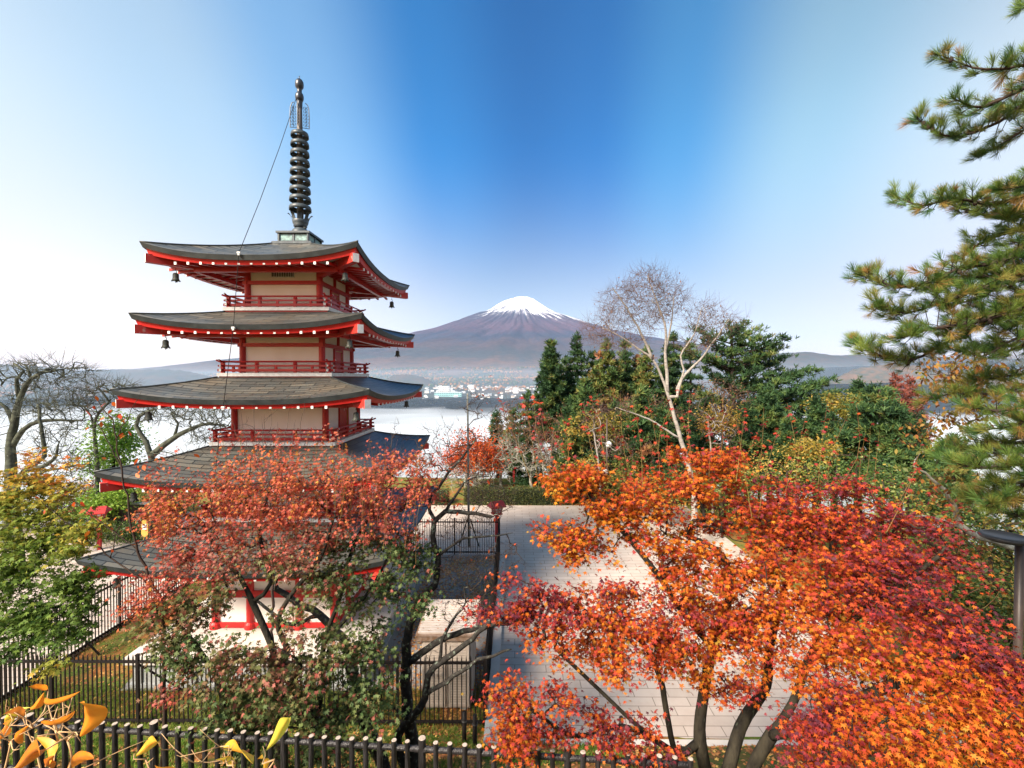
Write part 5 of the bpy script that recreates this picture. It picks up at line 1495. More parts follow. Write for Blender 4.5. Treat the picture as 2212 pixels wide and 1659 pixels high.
def pine_tree(name, label, px, Z, limbs, mat, tint=.4, size=.34, dens=1.0, group=None, py=1100, top=700, r=.28, thick=.28, bark='pine_bark', spread=.16):
    """limbs: (start px, start py, tip px, tip py, dz) flat boughs with needle tufts on their outer part"""
    g = base_on_ground(px, Z, py)
    t = thing(name, g, label, 'tree', group)
    T = Tree(.012, .42)
    T.stem([g, W(px + 4, (py + top) / 2 + 30, Z), W(px, top, Z)], r, .05, .6)
    P, D, I = [], [], []
    for (x0, y0, x1, y1, dz) in limbs:
        a, b = W(x0, y0, Z), W(x1, y1, Z + dz); L = (b - a).length
        T.stem([a, a.lerp(b, .5) + Vector((0, 0, -.03 * L)), b], .03 + .012 * L, .015, .5, wob=.03)
        n = int(L * 30 * dens)
        base = tint + rnd.gauss(0, .15)
        for i in range(n):
            u = 1 - rnd.random() ** 1.3 * .85
            w = spread * L * (1.15 - u) + .12
            q = a.lerp(b, u) + Vector((rnd.gauss(0, w), rnd.gauss(0, w), abs(rnd.gauss(0, thick * .5)) + rnd.gauss(0, thick * .4)))
            P.append(tuple(q)); d = (b - a).normalized() * .5 + Vector((rnd.gauss(0, .5), rnd.gauss(0, .5), .55 + rnd.gauss(0, .25))); D.append(tuple(d))
            I.append(base + rnd.gauss(0, .12))
    mb = MB(); T.mesh(mb); mb.build('trunk', M[bark], t, smooth=True)
    N = len(P)
    scatter('crown', mat, TUFT_FAR[0], TUFT_FAR[1], P, frames(D, rnd_dir(N)), rng.uniform(.7, 1.2, N) * size, np.clip(I, 0, 1), t)
    return t

def conifer(name, label, px, top, Z, half, bot, mat, tint, size=.36, dens=1.0, group=None, whorls=16, droop=-.15, py=1100, ragged=.3, bark='pine_bark'):
    limbs = []
    for i in range(whorls):
        f = (i + .6) / whorls; y = top + (bot - top) * f
        for k in range(5):
            a = 2 * math.pi * (k / 5 + .13 * i) + rnd.uniform(-.3, .3)
            w = 1.18 * half * (f ** .75) * rnd.uniform(1 - ragged, 1.05)
            limbs.append((px, y - w * .15, px + w * math.cos(a), y + w * droop * -.6, w * math.sin(a) * Z / FPX))
    limbs.append((px, top + 14, px, top, 0))
    return pine_tree(name, label, px, Z, limbs, mat, tint, size, dens, group, py, top, .22, .22, bark, .13)

def build_far_trees():
    gp = 'conifers behind the hedge'
    conifer('cypress_tree', 'dark green pointed cypress at the left of the conifer group', 1190, 738, 40, 52, 960, LM['pine_far'], .34, .42, 1.0, gp, 18)
    conifer('fir_tree', 'blue-green slender fir between the cypress and the yellowish pine', 1246, 726, 42, 46, 940, LM['pine_far'], .26, .42, .75, gp, 14)
    conifer('pine_tree', 'broad yellow-green pine right of the slender fir', 1310, 742, 40, 75, 960, LM['pine_far'], .62, .46, .9, gp, 13, ragged=.45)
    conifer('pine_tree', 'olive pine half hidden behind the birch trunk', 1395, 752, 41, 60, 960, LM['pine_far'], .55, .46, .8, gp, 12, ragged=.5)
    conifer('pine_tree', 'small dark pine right above the scarlet maple', 1072, 892, 46, 36, 1020, LM['pine_far'], .22, .42, .9, gp, 10, ragged=.5)
    conifer('pine_tree', 'small green pine left of the cypress foot', 1108, 885, 44, 38, 1010, LM['pine_far'], .45, .42, .7, gp, 9, ragged=.5)
    conifer('larch_tree', 'rust-orange larch peeping out behind the birch twigs', 1378, 772, 46, 40, 900, LM['pine_far'], .95, .42, .8, gp, 10, ragged=.4)
    # the great pine
    L = []
    for (tx, ty) in ((1572, 700), (1500, 712), (1612, 700), (1655, 728), (1700, 732), (1640, 712), (1520, 740), (1600, 745), (1690, 752), (1660, 770), (1702, 772), (1530, 775), (1600, 790), (1640, 800), (1757, 800), (1720, 812), (1690, 800), (1795, 822), (1760, 835), (1812, 848), (1770, 860), (1720, 850), (1700, 880), (1740, 890), (1540, 820), (1510, 850), (1560, 880), (1640, 870), (1690, 920), (1740, 930), (1600, 930), (1520, 800), (1480, 760), (1770, 905), (1650, 955), (1720, 965)):
        y0 = ty + 18 + abs(tx - 1580) * .16
        for q in range(2): L.append((1580, y0 + 8 * q, tx - q * 25 * (1 if tx > 1580 else -1), ty + q * 14, rnd.uniform(-2.2, 2.2)))
    pine_tree('pine_tree', 'great dark green pine with long flat boughs right of the birch', 1580, 35, L, LM['pine_far'], .36, .40, .62, gp, 1100, 700, .42, .20)
    L = []
    for i in range(34):
        f = i / 33; y = 850 + 190 * f; x = 1900 + rnd.choice((-1, 1)) * (25 + 90 * f) * rnd.uniform(.6, 1)
        L.append((1900, y - 8, x, y, rnd.uniform(-2, 2)))
    pine_tree('pine_tree', 'green pine with spreading boughs below the great pine at its right', 1900, 26, L, LM['pine_far'], .36, .36, 1.1, gp, 1150, 850, .25, .26)
    conifer('pine_tree', 'pointed young pine left of the two dead red pines', 1855, 826, 33, 55, 960, LM['pine_far'], .30, .40, .7, gp, 10, ragged=.5)
    conifer('dead_pine', 'dead rust-red pine with thin pointed top at the edge of the fog', 1934, 812, 30, 70, 990, LM['dead'], .5, .34, .42, 'dead red pines', 11, ragged=.6)
    conifer('dead_pine', 'dead rust-red pine beside its thinner twin on the right', 1966, 818, 31, 55, 960, LM['dead'], .5, .34, .36, 'dead red pines', 10, ragged=.6)
    for px, top, Z, half, bot, tint, lab in ((1222, 775, 43, 40, 960, .30, 'dark pine between the cypress and the fir'), (1280, 762, 43, 45, 960, .44, 'grey-green pine just behind the yellowish pine at its left'), (1350, 765, 43, 50, 970, .36, 'dull green pine between the yellowish pine and the birch'), (1440, 748, 44, 55, 980, .30, 'dark pine directly behind the upper birch trunk'), (1490, 738, 42, 50, 980, .24, 'dark pine between the birch fork and the great pine'),
        (1140, 850, 38, 45, 1050, .40, 'low olive pine at the left foot of the dark cypress'), (1235, 862, 36, 60, 1060, .30, 'low dark pine below the slender fir'), (1330, 872, 35, 65, 1060, .42, 'low olive pine below the yellowish pine'), (1430, 885, 33, 65, 1060, .28, 'low dark pine left of the white birch stem'), (1520, 868, 32, 65, 1050, .26, 'low dark pine right of the white birch stem'), (1610, 885, 30, 70, 1060, .30, 'low dark pine under the left boughs of the great pine'), (1705, 905, 29, 70, 1060, .34, 'low green pine under the right boughs of the great pine'), (1800, 900, 27, 65, 1060, .36, 'low green pine below the golden trees'), (1980, 900, 24, 65, 1080, .33, 'low green pine in front of the dead red pines'), (2060, 950, 19, 80, 1130, .40, 'bushy green pine behind the pale lichen limb')):
        conifer('pine_tree', lab, px, top, Z, half, bot, LM['pine_far'], tint, .40 if Z > 30 else .33, .85, gp, 11, ragged=.5)
    for px, top, Z, half, bot, tint, lab in ((1350, 738, 45, 70, 980, .50, 'tall broad olive pine behind the left birch boughs'), (1455, 722, 46, 75, 980, .30, 'tall dark pine behind the middle of the birch crown'), (1265, 820, 34, 70, 1040, .46, 'rounded olive pine in front of the fir and the yellowish pine'), (1385, 845, 34, 75, 1040, .52, 'yellow-olive pine just left of the birch trunk'), (1660, 845, 31, 95, 1040, .32, 'wide dark pine in front of the great pine trunk'), (1765, 865, 30, 85, 1050, .30, 'wide dark pine at the foot of the long right boughs'), (1940, 880, 25, 85, 1060, .42, 'green pine between the pointed young pine and the near pine')):
        conifer('pine_tree', lab, px, top, Z, half, bot, LM['pine_far'], tint, .42 if Z > 32 else .36, 1.0, gp, 13, ragged=.5)
    # broadleaf crowns
    crown_tree('maple_tree', 'small round scarlet maple right of the pagoda roofs', 1025, 38, [(1025, 965, 52, 34, 2), (995, 985, 35, 28, 1.5), (1055, 985, 35, 28, 1.5), (1030, 1000, 60, 22, 2)], LM['scarlet'], .17, 7000, M['pine_bark'], (.25, .75), None, 1080, wild=1.2)
    crown_tree('leafy_tree', 'bright green tree rising behind the left end of the fourth roof', 245, 28, [(245, 925, 26, 30, 1.2), (240, 965, 36, 26, 1.4), (235, 1000, 40, 22, 1.4), (262, 950, 26, 26, 1.2)], LM['ginkgo'], .17, 4200, M['pine_bark'], (.3, .8), None, 1130, wild=1.2)
    crown_tree('leafy_tree', 'fresh green bushy tree behind the red lantern', 232, 27, [(225, 1075, 38, 26, 1.2), (260, 1070, 30, 22, 1.2), (205, 1100, 30, 20, 1)], LM['ginkgo'], .15, 3600, M['pine_bark'], (.4, .9), None, 1150, wild=1.2)
    ys = [(1285, 915, 90, 32, 33, 'yellow-leaved tree low behind the birch at its left'), (1560, 905, 70, 30, 31, 'yellow-leaved tree low behind the maple at the birch foot'), (1800, 868, 55, 28, 31, 'golden tree in a gap right of the great pine'), (1850, 880, 45, 25, 29, 'golden tree in front of the pointed young pine'), (1760, 965, 70, 25, 25, 'yellow-green tree under the great pine boughs')]
    for px, py, rx, ry, Z, lab in ys:
        rx, ry = rx * .75, ry * .8; crown_tree('yellow_tree', lab, px, Z, [(px, py, rx, ry, 1.5), (px - rx * .4, py + ry * .5, rx * .6, ry * .7, 1.3), (px + rx * .4, py + ry * .5, rx * .6, ry * .7, 1.3)], LM['yellow'], .13 * Z / 30 + .02, 2200, M['pine_bark'], (.2, .9), 'yellow autumn trees on the slope', 1100, wild=1.2)
    bs = [(1300, 1010, 90, 30, 30, 'dark green shrub mass behind the top of the orange maple'), (1450, 1040, 90, 30, 28, 'dark green shrub behind the birch foot'), (1560, 1030, 90, 40, 26, 'green shrub right of the birch foot'), (1700, 1020, 100, 40, 24, 'green shrub under the great pine'), (1850, 1010, 90, 40, 21, 'mixed green shrub below the green pine'), (1960, 1060, 90, 50, 17, 'yellow-green shrub below the pale lichen branch'), (2070, 1150, 80, 60, 13.5, 'yellow-green shrub behind the round street lamp'), (2180, 1130, 70, 60, 12.5, 'green shrub at the right edge behind the street lamp'), (2140, 1260, 90, 60, 11.5, 'dark green shrub around the street lamp post'), (2040, 1270, 80, 50, 12, 'russet-green shrub left of the street lamp post'), (1960, 1180, 80, 60, 14.5, 'olive shrub right of the orange maple crown'), (2200, 1360, 70, 60, 10.5, 'low green shrub below the street lamp at the right edge'), (1240, 985, 70, 30, 37, 'dark shrub over the middle of the hedge')]
    for px, py, rx, ry, Z, lab in bs:
        crown_tree('shrub', lab, px, Z, [(px, py, rx, ry, 1.4), (px - rx * .5, py + ry * .4, rx * .6, ry * .8, 1.2), (px + rx * .5, py + ry * .4, rx * .6, ry * .8, 1.2), (px, py + ry * 1.2, rx, ry, 1.2)], LM['bush'], .055 + .0032 * Z, 2600, M['twig'], (.1, .95), 'shrubs on the right slope', 1150, top=py, r=.06, wild=1.1)
    ls = [(150, 1160, 60, 22, 26, 'low shrub left of the red lantern post'), (240, 1155, 60, 22, 25.5, 'rounded green shrub right of the red lantern post'), (310, 1150, 45, 20, 26, 'low green shrub under the dark notice board'), (60, 1100, 70, 30, 27, 'olive shrub behind the green maple at the left')]
    for px, py, rx, ry, Z, lab in ls:
        crown_tree('shrub', lab, px, Z, [(px, py, rx, ry, 1.0), (px - rx * .5, py + 4, rx * .6, ry, 1.0), (px + rx * .5, py + 4, rx * .6, ry, 1.0)], LM['bush'], .12, 2400, M['twig'], (.15, .6), 'shrubs along the left terrace edge', 1185, top=py, r=.05, wild=1.1)

# ---- the near pine reaching in from the right
def build_near_pine():
    Z = 5.4
    root = base_on_ground(2620, 6.0, 1400)
    t = thing('pine_tree', root, 'long-needled pine reaching in from the right edge with cones on its boughs', 'tree')
    T = Tree(.004, .42)
    T.stem([root, W(2600, 1100, 6), W(2560, 700, 6), W(2520, 300, 6), W(2480, -60, 6)], .22, .09, .3)
    br = [([(2500, 190), (2260, 140), (2160, 150), (2100, 146), (2028, 118)], .9), ([(2500, 300), (2270, 215), (2160, 262), (2100, 288), (2040, 292), (1980, 258)], 1.0), ([(2260, 170), (2200, 195), (2120, 232), (2062, 214)], .8),
          ([(2500, 330), (2280, 240), (2212, 280), (2150, 318), (2112, 338)], .9), ([(2520, 480), (2290, 410), (2150, 440), (2060, 428), (1995, 445), (1936, 424)], 1.2), ([(2290, 420), (2200, 470), (2120, 462), (2050, 440)], 1.0),
          ([(2530, 560), (2280, 500), (2170, 562), (2080, 578), (2000, 612), (1930, 618), (1860, 594)], 1.5), ([(2270, 480), (2180, 500), (2110, 530), (2070, 560)], 1.2), ([(2530, 600), (2260, 600), (2130, 620), (2040, 650), (1960, 676), (1900, 662)], 1.4),
          ([(2530, 650), (2260, 650), (2130, 700), (2040, 742), (1970, 778), (1900, 768), (1852, 738)], 1.6), ([(2250, 640), (2160, 680), (2080, 700), (2000, 712), (1950, 730)], 1.3), ([(2250, 560), (2180, 600), (2120, 640), (2060, 660)], 1.2),
          ([(2540, 780), (2260, 740), (2170, 760), (2110, 750)], 1.2), ([(2540, 860), (2270, 830), (2150, 850), (2060, 850), (2010, 862)], 1.0), ([(2280, 850), (2180, 885), (2090, 880)], 1.0), ([(2540, 950), (2280, 930), (2160, 960), (2080, 970), (2030, 985)], 1.3), ([(2280, 960), (2200, 1000), (2110, 1010), (2060, 1000)], 1.2),
          ([(2550, 1060), (2280, 1030), (2180, 1060), (2100, 1075)], 1.3), ([(2280, 1060), (2210, 1110), (2150, 1105)], 1.2), ([(2300, 1000), (2220, 1040), (2150, 1040)], 1.0), ([(2480, 0), (2300, -30), (2230, 10), (2203, 20)], .8), ([(2300, 700), (2220, 690), (2160, 720)], 1.2), ([(2300, 560), (2230, 540), (2190, 560)], 1.3),
          ([(2540, 560), (2300, 540), (2200, 590), (2100, 600), (2040, 625)], 1.5), ([(2540, 640), (2300, 620), (2200, 650), (2120, 690), (2060, 705)], 1.5), ([(2540, 760), (2300, 720), (2200, 730), (2120, 770), (2070, 760)], 1.2), ([(2540, 820), (2300, 800), (2200, 810), (2110, 820)], 1.1), ([(2540, 900), (2300, 890), (2200, 915), (2120, 930)], 1.2), ([(2540, 1000), (2300, 980), (2200, 975), (2120, 990)], 1.4), ([(2540, 1080), (2300, 1080), (2210, 1075), (2140, 1085)], 1.4), ([(2540, 420), (2300, 380), (2220, 400), (2160, 410)], 1.3), ([(2540, 500), (2320, 470), (2230, 455), (2170, 470)], 1.3), ([(2540, 240), (2300, 210), (2220, 225), (2170, 240)], 1.0)]
    P, D, I, S, cones = [], [], [], [], []
    for pts, den in br:
        zz = Z + rnd.uniform(-.5, .5)
        w3 = [W(x, y, zz + .12 * i * rnd.uniform(-.4, .4)) for i, (x, y) in enumerate(pts)]
        T.stem(w3, .035 * min(1.3, den), .007, .12, wob=.006)
        R = resample(w3, .05); n = len(R)
        for i, q in enumerate(R):
            u = i / n
            if (q - W(2300, 600, zz)).x > .8: continue
            d0 = (R[min(n - 1, i + 1)] - R[max(0, i - 1)]).normalized()
            k = den * (2.3 if u < .96 else 4)
            for _ in range(int(k + rnd.random())):
                # a side twig bearing one or two tufts
                v = (d0 * rnd.uniform(.3, .9) + Vector((rnd.gauss(0, .35), rnd.gauss(0, .8), rnd.gauss(.12, .45)))).normalized()
                Lw = rnd.uniform(.05, .30) * (1.15 - .8 * u) * min(1.25, den)
                e = q + v * Lw
                TW.append((q, e))
                g = (v * .7 + Vector((0, 0, .55)) + d0 * .2)
                old = rnd.random() < .11
                P.append(tuple(e)); D.append(tuple(g if not old else v + Vector((0, 0, -.2)))); I.append(rnd.uniform(.78, 1.0) if old else min(.74, max(0, rnd.gauss(.50, .15)))); S.append(rnd.uniform(.095, .16))
                if rnd.random() < .028: cones.append(tuple(q + Vector((0, -.03, -.03))))
        P.append(tuple(R[-1])); D.append(tuple((R[-1] - R[-3]).normalized() + Vector((0, 0, .4)))); I.append(.3); S.append(.15)
    mb = MB(); T.mesh(mb)
    for a, b in TW: mb.tube([a, a.lerp(b, .5) + Vector((0, 0, .008)), b], [.006, .005, .004], 3, cap=False)
    mb.build('trunk', M['pine_bark'], t, smooth=True)
    tv, tf = tuft(58, 1.1, 1.0, .011, 5)
    N = len(P)
    scatter('crown', LM['pine'], tv, tf, P, frames(D, rnd_dir(N)), S, np.clip(I, 0, 1), t)
    print('pine tufts', N)
    b = MB()
    for c in cones[:46]:
        b = MB(); b.lathe(c, [(0, -.035), (.012, -.03), (.022, -.012), (.021, .008), (.012, .026), (0, .034)], 9); b.build('cone', M['pine_bark'], t, smooth=True)
TW = []

def build_right_broadleaf():
    Z = 8.5
    g = base_on_ground(2330, Z, 1400)
    bare_tree('oak_tree', 'russet-leaved tree with a pale lichen-crusted limb below the near pine', [
        ([g, W(2320, 1250, Z), W(2212, 1192, Z), W(2150, 1170, Z), W(2110, 1158, Z), W(2075, 1135, Z)], .09, .05),
        ([W(2075, 1135, Z), W(2060, 1095, Z), W(2040, 1060, Z), W(2000, 1020, Z), W(1975, 1005, Z)], .05, .015),
        ([W(2090, 1148, Z), W(2020, 1120, Z), W(1960, 1115, Z)], .03, .01),
        ([W(2320, 1250, Z), W(2310, 1050, Z), W(2260, 950, Z), W(2180, 900, Z), W(2090, 850, Z), W(2030, 820, Z)], .08, .01),
        ([W(2260, 950, Z), W(2200, 850, Z), W(2120, 790, Z), W(2060, 765, Z)], .03, .008), ([W(2260, 950, Z), W(2170, 960, Z), W(2080, 940, Z)], .02, .006)],
        [(2060, 800, 60, 45, .5, 1.2), (2130, 830, 80, 50, .6, 1), (2060, 880, 60, 40, .5, .7), (2170, 900, 60, 40, .5, .6), (2000, 940, 60, 40, .5, .5), (2030, 1060, 60, 50, .5, .6), (2120, 1190, 70, 30, .5, .35)], 300, Z, M['pale_bark'], .004, .42, .25, .16, -.02, None, twigs=2, twlen=.22, thin=M['twig'], leafcol=LM['oak'], leaf_n=1500, leaf_sz=.085, tint=(0, 1))

# ------------------------------------------------------------------ small things
def build_lantern(px, Z, label, group='red wooden lanterns', rz=.3, k=.8):
    g = base_on_ground(px, Z, 1200); g.z = Zr(-9.32)
    t = thing('lantern', g, label, 'lantern', group)
    x, y, z = g
    b = MB(); b.box((x, y, z + .8), (.16, .16, 1.6), rz=rz); b.build('post', M['red_lantern'], t)
    b = MB(); b.box((x, y, z + 1.64), (.5, .5, .08), rz=rz)
    c, s = math.cos(rz), math.sin(rz)
    R = lambda a, bb, h: (x + (a * c - bb * s) * k, y + (a * s + bb * c) * k, z + 1.6 + (h - 1.6) * k)
    for a, bb in ((-1, -1), (1, -1), (1, 1), (-1, 1)): b.beam(R(a * .21, bb * .21, 1.68), R(a * .30, bb * .30, 2.10), .05, .05)
    for u in (-1, 1):
        for h, w in ((1.70, .22), (1.89, .265), (2.08, .30)):
            b.beam(R(-w, u * w, h), R(w, u * w, h), .035, .04); b.beam(R(u * w, -w, h), R(u * w, w, h), .035, .04)
        b.beam(R(0, u * .215, 1.7), R(0, u * .3, 2.08), .03, .03); b.beam(R(u * .215, 0, 1.7), R(u * .3, 0, 2.08), .03, .03)
    b.build('frame', M['red_lantern'], t)
    b = MB(); v = [R(a * w, bb * w, h) for w, h in ((.195, 1.69), (.28, 2.09)) for a, bb in ((-1, -1), (1, -1), (1, 1), (-1, 1))]
    b.add(v, [(0, 1, 5, 4), (1, 2, 6, 5), (2, 3, 7, 6), (3, 0, 4, 7)]); b.build('pane', M['paper'], t)
    b = MB(); v = [R(-.55, -.45, 2.12), R(.55, -.45, 2.12), R(.55, .45, 2.12), R(-.55, .45, 2.12), R(-.45, 0, 2.48), R(.45, 0, 2.48)]
    v2 = [(p[0], p[1], p[2] + .05) for p in v]
    b.add(v + v2, [(6, 7, 11, 10), (8, 9, 10, 11), (7, 8, 11), (9, 6, 10), (0, 3, 2, 1), (0, 1, 7, 6), (1, 2, 8, 7), (2, 3, 9, 8), (3, 0, 6, 9)]); b.build('roof', M['red_lantern'], t)

def build_street_lamp():
    p = W(2203, 1170, 7.0)
    g = Vector((p.x, p.y, Zr(ground_z(p.x, p.y))))
    t = thing('street_lamp', g, 'brown street lamp with a flat round dark head at the right edge', 'street lamp')
    b = MB(); b.tube([g, Vector((p.x, p.y, p.z + .02))], .055, 14); b.lathe(g, [(.14, 0), (.14, .03), (.07, .06)], 14); b.build('post', M['brown_post'], t, smooth=True)
    c = W(2170, 1160, 7.0)
    b = MB(); b.lathe(c, [(0, -.06), (.22, -.055), (.285, -.03), (.30, 0), (.285, .025), (.24, .035), (.225, .02), (0, .022)], 36); b.build('head', M['grey_post'], t, smooth=True)
    b = MB(); b.beam((p.x, p.y, p.z), (c.x + .2, c.y, c.z), .05, .07); b.build('arm', M['brown_post'], t)

def build_globe_lamp(px, ys, Z, label, top):
    g = base_on_ground(px, Z); x, y, z = g
    t = thing('globe_lamp', g, label, 'lamp')
    pt = W(px, top, Z)
    b = MB(); b.tube([g, pt], .05, 10); b.build('post', M['brown_post'], t, smooth=True)
    for yy, dx in ys:
        c = W(px + dx, yy, Z)
        b = MB(); b.lathe(c, [(.0, -.22), (.1, -.2), (.19, -.11), (.22, 0), (.19, .11), (.1, .2), (0, .22)], 20); b.build('globe', M['paper'], t, smooth=True)
        b = MB(); b.beam((pt.x, pt.y, c.z - .0), c, .05, .05); b.build('arm', M['brown_post'], t)

def build_shed():
    x0, x1, y0, y1 = -2.58, -1.22, 12.35, 14.0
    zb, zt = -9.2, -7.28
    t = thing('storage_shed', ((x0 + x1) / 2, y0, Zr(-9.33)), 'beige resin storage shed with two ribbed doors behind the iron fence', 'shed')
    xm = (x0 + x1) / 2; w = x1 - x0
    b = MB(); b.box((xm, (y0 + y1) / 2, Zr((zb + zt) / 2)), (w, y1 - y0, zt - zb)); b.build('body', M['shed'], t)
    for s in (-1, 1):
        b = MB(); cx = xm + s * w * .245; ww = w * .45
        b.box((cx, y0 - .015, Zr((zb + zt) / 2)), (ww, .03, zt - zb - .08))
        for e in (-1, 1): b.box((cx + e * (ww / 2 - .04), y0 - .04, Zr((zb + zt) / 2)), (.07, .025, zt - zb - .16))
        for zz in (zb + .12, (zb + zt) / 2, zt - .12): b.box((cx, y0 - .041, Zr(zz)), (ww - .16, .025, .07))
        for i in range(22):
            zz = zb + .2 + i * (zt - zb - .4) / 21
            b.beam((cx - ww / 2 + .09, y0 - .034, Zr(zz)), (cx + ww / 2 - .09, y0 - .034, Zr(zz)), .012, .03)
        b.build('door', M['shed'], t)
    b = MB(); b.box((xm, y0 - .05, Zr(zt + .06)), (w + .3, .1, .12)); rz = lambda y: zt + .13 + (y - y0) * .05
    b.add([(x0 - .16, y0 - .1, Zr(rz(y0) - .02)), (x1 + .16, y0 - .1, Zr(rz(y0) - .02)), (x1 + .16, y1 + .1, Zr(rz(y1) - .02)), (x0 - .16, y1 + .1, Zr(rz(y1) - .02)), (x0 - .16, y0 - .1, Zr(rz(y0) + .03)), (x1 + .16, y0 - .1, Zr(rz(y0) + .03)), (x1 + .16, y1 + .1, Zr(rz(y1) + .03)), (x0 - .16, y1 + .1, Zr(rz(y1) + .03))],
          [(4, 5, 6, 7), (0, 1, 5, 4), (1, 2, 6, 5), (2, 3, 7, 6), (3, 0, 4, 7), (3, 2, 1, 0)])
    for i in range(15):
        y = y0 + .02 + i * (y1 - y0 - .04) / 14
        b.box((xm, y, Zr(rz(y) + .05)), (w + .22, .065, .045), 1)
    b.build('roof', [pm('littered_roof_gaps', (.16, .09, .05), (.26, .19, .15), 8, .8), M['shed_roof']], t)
    b = MB()
    for a in (x0 + .2, x1 - .2):
        for yy in (y0 + .15, y1 - .15): b.box((a, yy, Zr(-9.265)), (.2, .2, .13))
    b.build('footing', M['concrete_grey'], t)

def build_hedge(label, c, d, n, size=.075):
    g = Vector((c[0], c[1], Zr(-9.33)))
    t = thing('hedge', g, label, 'hedge', 'clipped hedges of the terrace')
    b = MB(); b.box((c[0], c[1], Zr(-9.33 + d[2] * .46)), (d[0] - .24, d[1] - .24, d[2] * .9)); b.build('stems', pm('hedge_core', (.012, .018, .006), None, 8, .9), t)  # dark filler box in place of stems, inner shade put into its colour
    u = rng.uniform(-.5, .5, (n, 3)); k = rng.integers(0, 3, n)
    for i in range(n):
        a = (0, 1, 2)[k[i]]
        if a == 2: u[i, 2] = .5
        else: u[i, a] = -.5 if (a == 1 or rng.random() < .5) else .5
    P = u * np.array(d) + rng.normal(size=(n, 3)) * .05 + np.array([c[0], c[1], Zr(-9.33 + d[2] / 2)])
    P[:, 2] += .05 * np.sin(P[:, 0] * 2.1) * (u[:, 2] > .3)
    scatter('foliage', LM['hedge'], OVAL_V, OVAL_F, P, leaf_frames(n, .1, 1.2), rng.uniform(.7, 1.3, n) * size, np.clip(rng.normal(.5, .22, n), 0, 1), t)

def build_log_fence():
    a, c = W(-90, 1557, 6.2), W(1490, 1653, 5.42)
    t = thing('log_fence', (a.x, a.y, Zr(ground_z(a.x, a.y))), 'black log-pattern fence with pale cut post tops along the bottom edge', 'fence')
    d = c - a; L = d.length; n = int(L / .182)
    b = MB(); R = [a + d * (i / 60) for i in range(61)]
    b.tube(R, [.036 + .003 * mnoise.noise((i * .7, 0, 0)) for i in range(61)], 10); b.build('rail', M['log'], t, smooth=True)
    b = MB(); b.tube([q + Vector((0, 0, -.62)) for q in R], .034, 10); b.build('rail', M['log'], t, smooth=True)
    for i in range(n + 1):
        q = a + d * (i / n); big = i % 10 == 6
        r = (.047 if big else .033) * rnd.uniform(.95, 1.05)
        z0 = Zr(ground_z(q.x, q.y)) - .05; z1 = q.z + (.14 if big else .105) + rnd.uniform(-.008, .008)
        lean = rnd.uniform(-.008, .008)
        b = MB()
        y = q.y - .02 if not big else q.y
        b.tube([(q.x, y, z0), (q.x + lean * .5, y, (z0 + z1) / 2), (q.x + lean, y, z1)], r, 14, 0, True, 1)
        b.lathe((q.x + lean, y, z1 + .001), [(r * .98, -.012), (r * .9, .002), (0, .003)], 14, 1)
        if big:
            b.tube([q - d / L * .09, q + d / L * .09], .040, 12)
        b.build('post', [M['log'], M['log_cut']], t, smooth=False)

def build_signs():
    # dark notice board with a no-smoking mark
    g = base_on_ground(290, 27.5); g.z = Zr(-9.33)
    t = thing('notice_board', g, 'dark brown board fence with a small no-smoking sign left of the pagoda', 'notice board')
    p = W(290, 1110, 27.5)
    b = MB(); b.box((p.x, p.y, (p.z + .6 + g.z) / 2), (2.2, .12, p.z + .6 - g.z)); b.build('panel', M['brown_post'], t)
    b = MB(); b.box((p.x, p.y, p.z + .66), (2.4, .3, .08)); b.build('cap', M['concrete_grey'], t)
    s = W(298, 1117, 27.4)
    b = MB(); b.box((s.x, s.y, s.z), (.36, .03, .46)); sg = b.build('sign', M['paper'], t)
    b = MB(); rr = [(s.x + .12 * math.cos(a), s.y - .022, s.z + .04 + .12 * math.sin(a)) for a in np.linspace(0, 2 * math.pi, 25)]
    b.tube(rr, .018, 5); b.beam((s.x - .085, s.y - .022, s.z + .125), (s.x + .085, s.y - .022, s.z - .045), .02, .028); b.build('mark', M['red_lantern'], sg)
    b = MB(); b.box((s.x, s.y - .018, s.z - .16), (.24, .01, .05)); b.build('symbol', M['brown_post'], sg)
    for px, py, Z, lab in ((313, 1160, 24.5, 'yellow rounded standing sign in front of the low shrubs'), (177, 1180, 23.5, 'yellow rounded standing sign left of the red lantern')):
        g = base_on_ground(px, Z); g.z = Zr(-9.32); c = W(px, py - 2, Z); c.z = Zr(-9.32) + 1.0
        t = thing('yellow_sign', g, lab, 'sign', 'yellow signs on the left terrace')
        b = MB()
        out = []
        for a in np.linspace(0, math.pi, 10): out.append((.19 * math.cos(a), .28 + .19 * math.sin(a)))
        for a in np.linspace(math.pi, 2 * math.pi, 10): out.append((.19 * math.cos(a), -.28 + .19 * math.sin(a)))
        k = len(out); v = [(c.x + x, c.y - .02, c.z + z) for x, z in out] + [(c.x + x, c.y + .02, c.z + z) for x, z in out]
        b.add(v, [tuple(range(k))[::-1], tuple(range(k, 2 * k))] + [(i, (i + 1) % k, k + (i + 1) % k, k + i) for i in range(k)]); b.build('panel', M['yellow'], t)
        b = MB(); b.box((c.x, c.y - .026, c.z + .08), (.24, .01, .3)); b.build('notice', M['paper'], t)
        for u in (-.1, .1):
            b = MB(); b.tube([(c.x + u, c.y + .03, g.z), (c.x + u, c.y + .03, c.z - .2)], .018, 6); b.build('leg', M['yellow'], t)

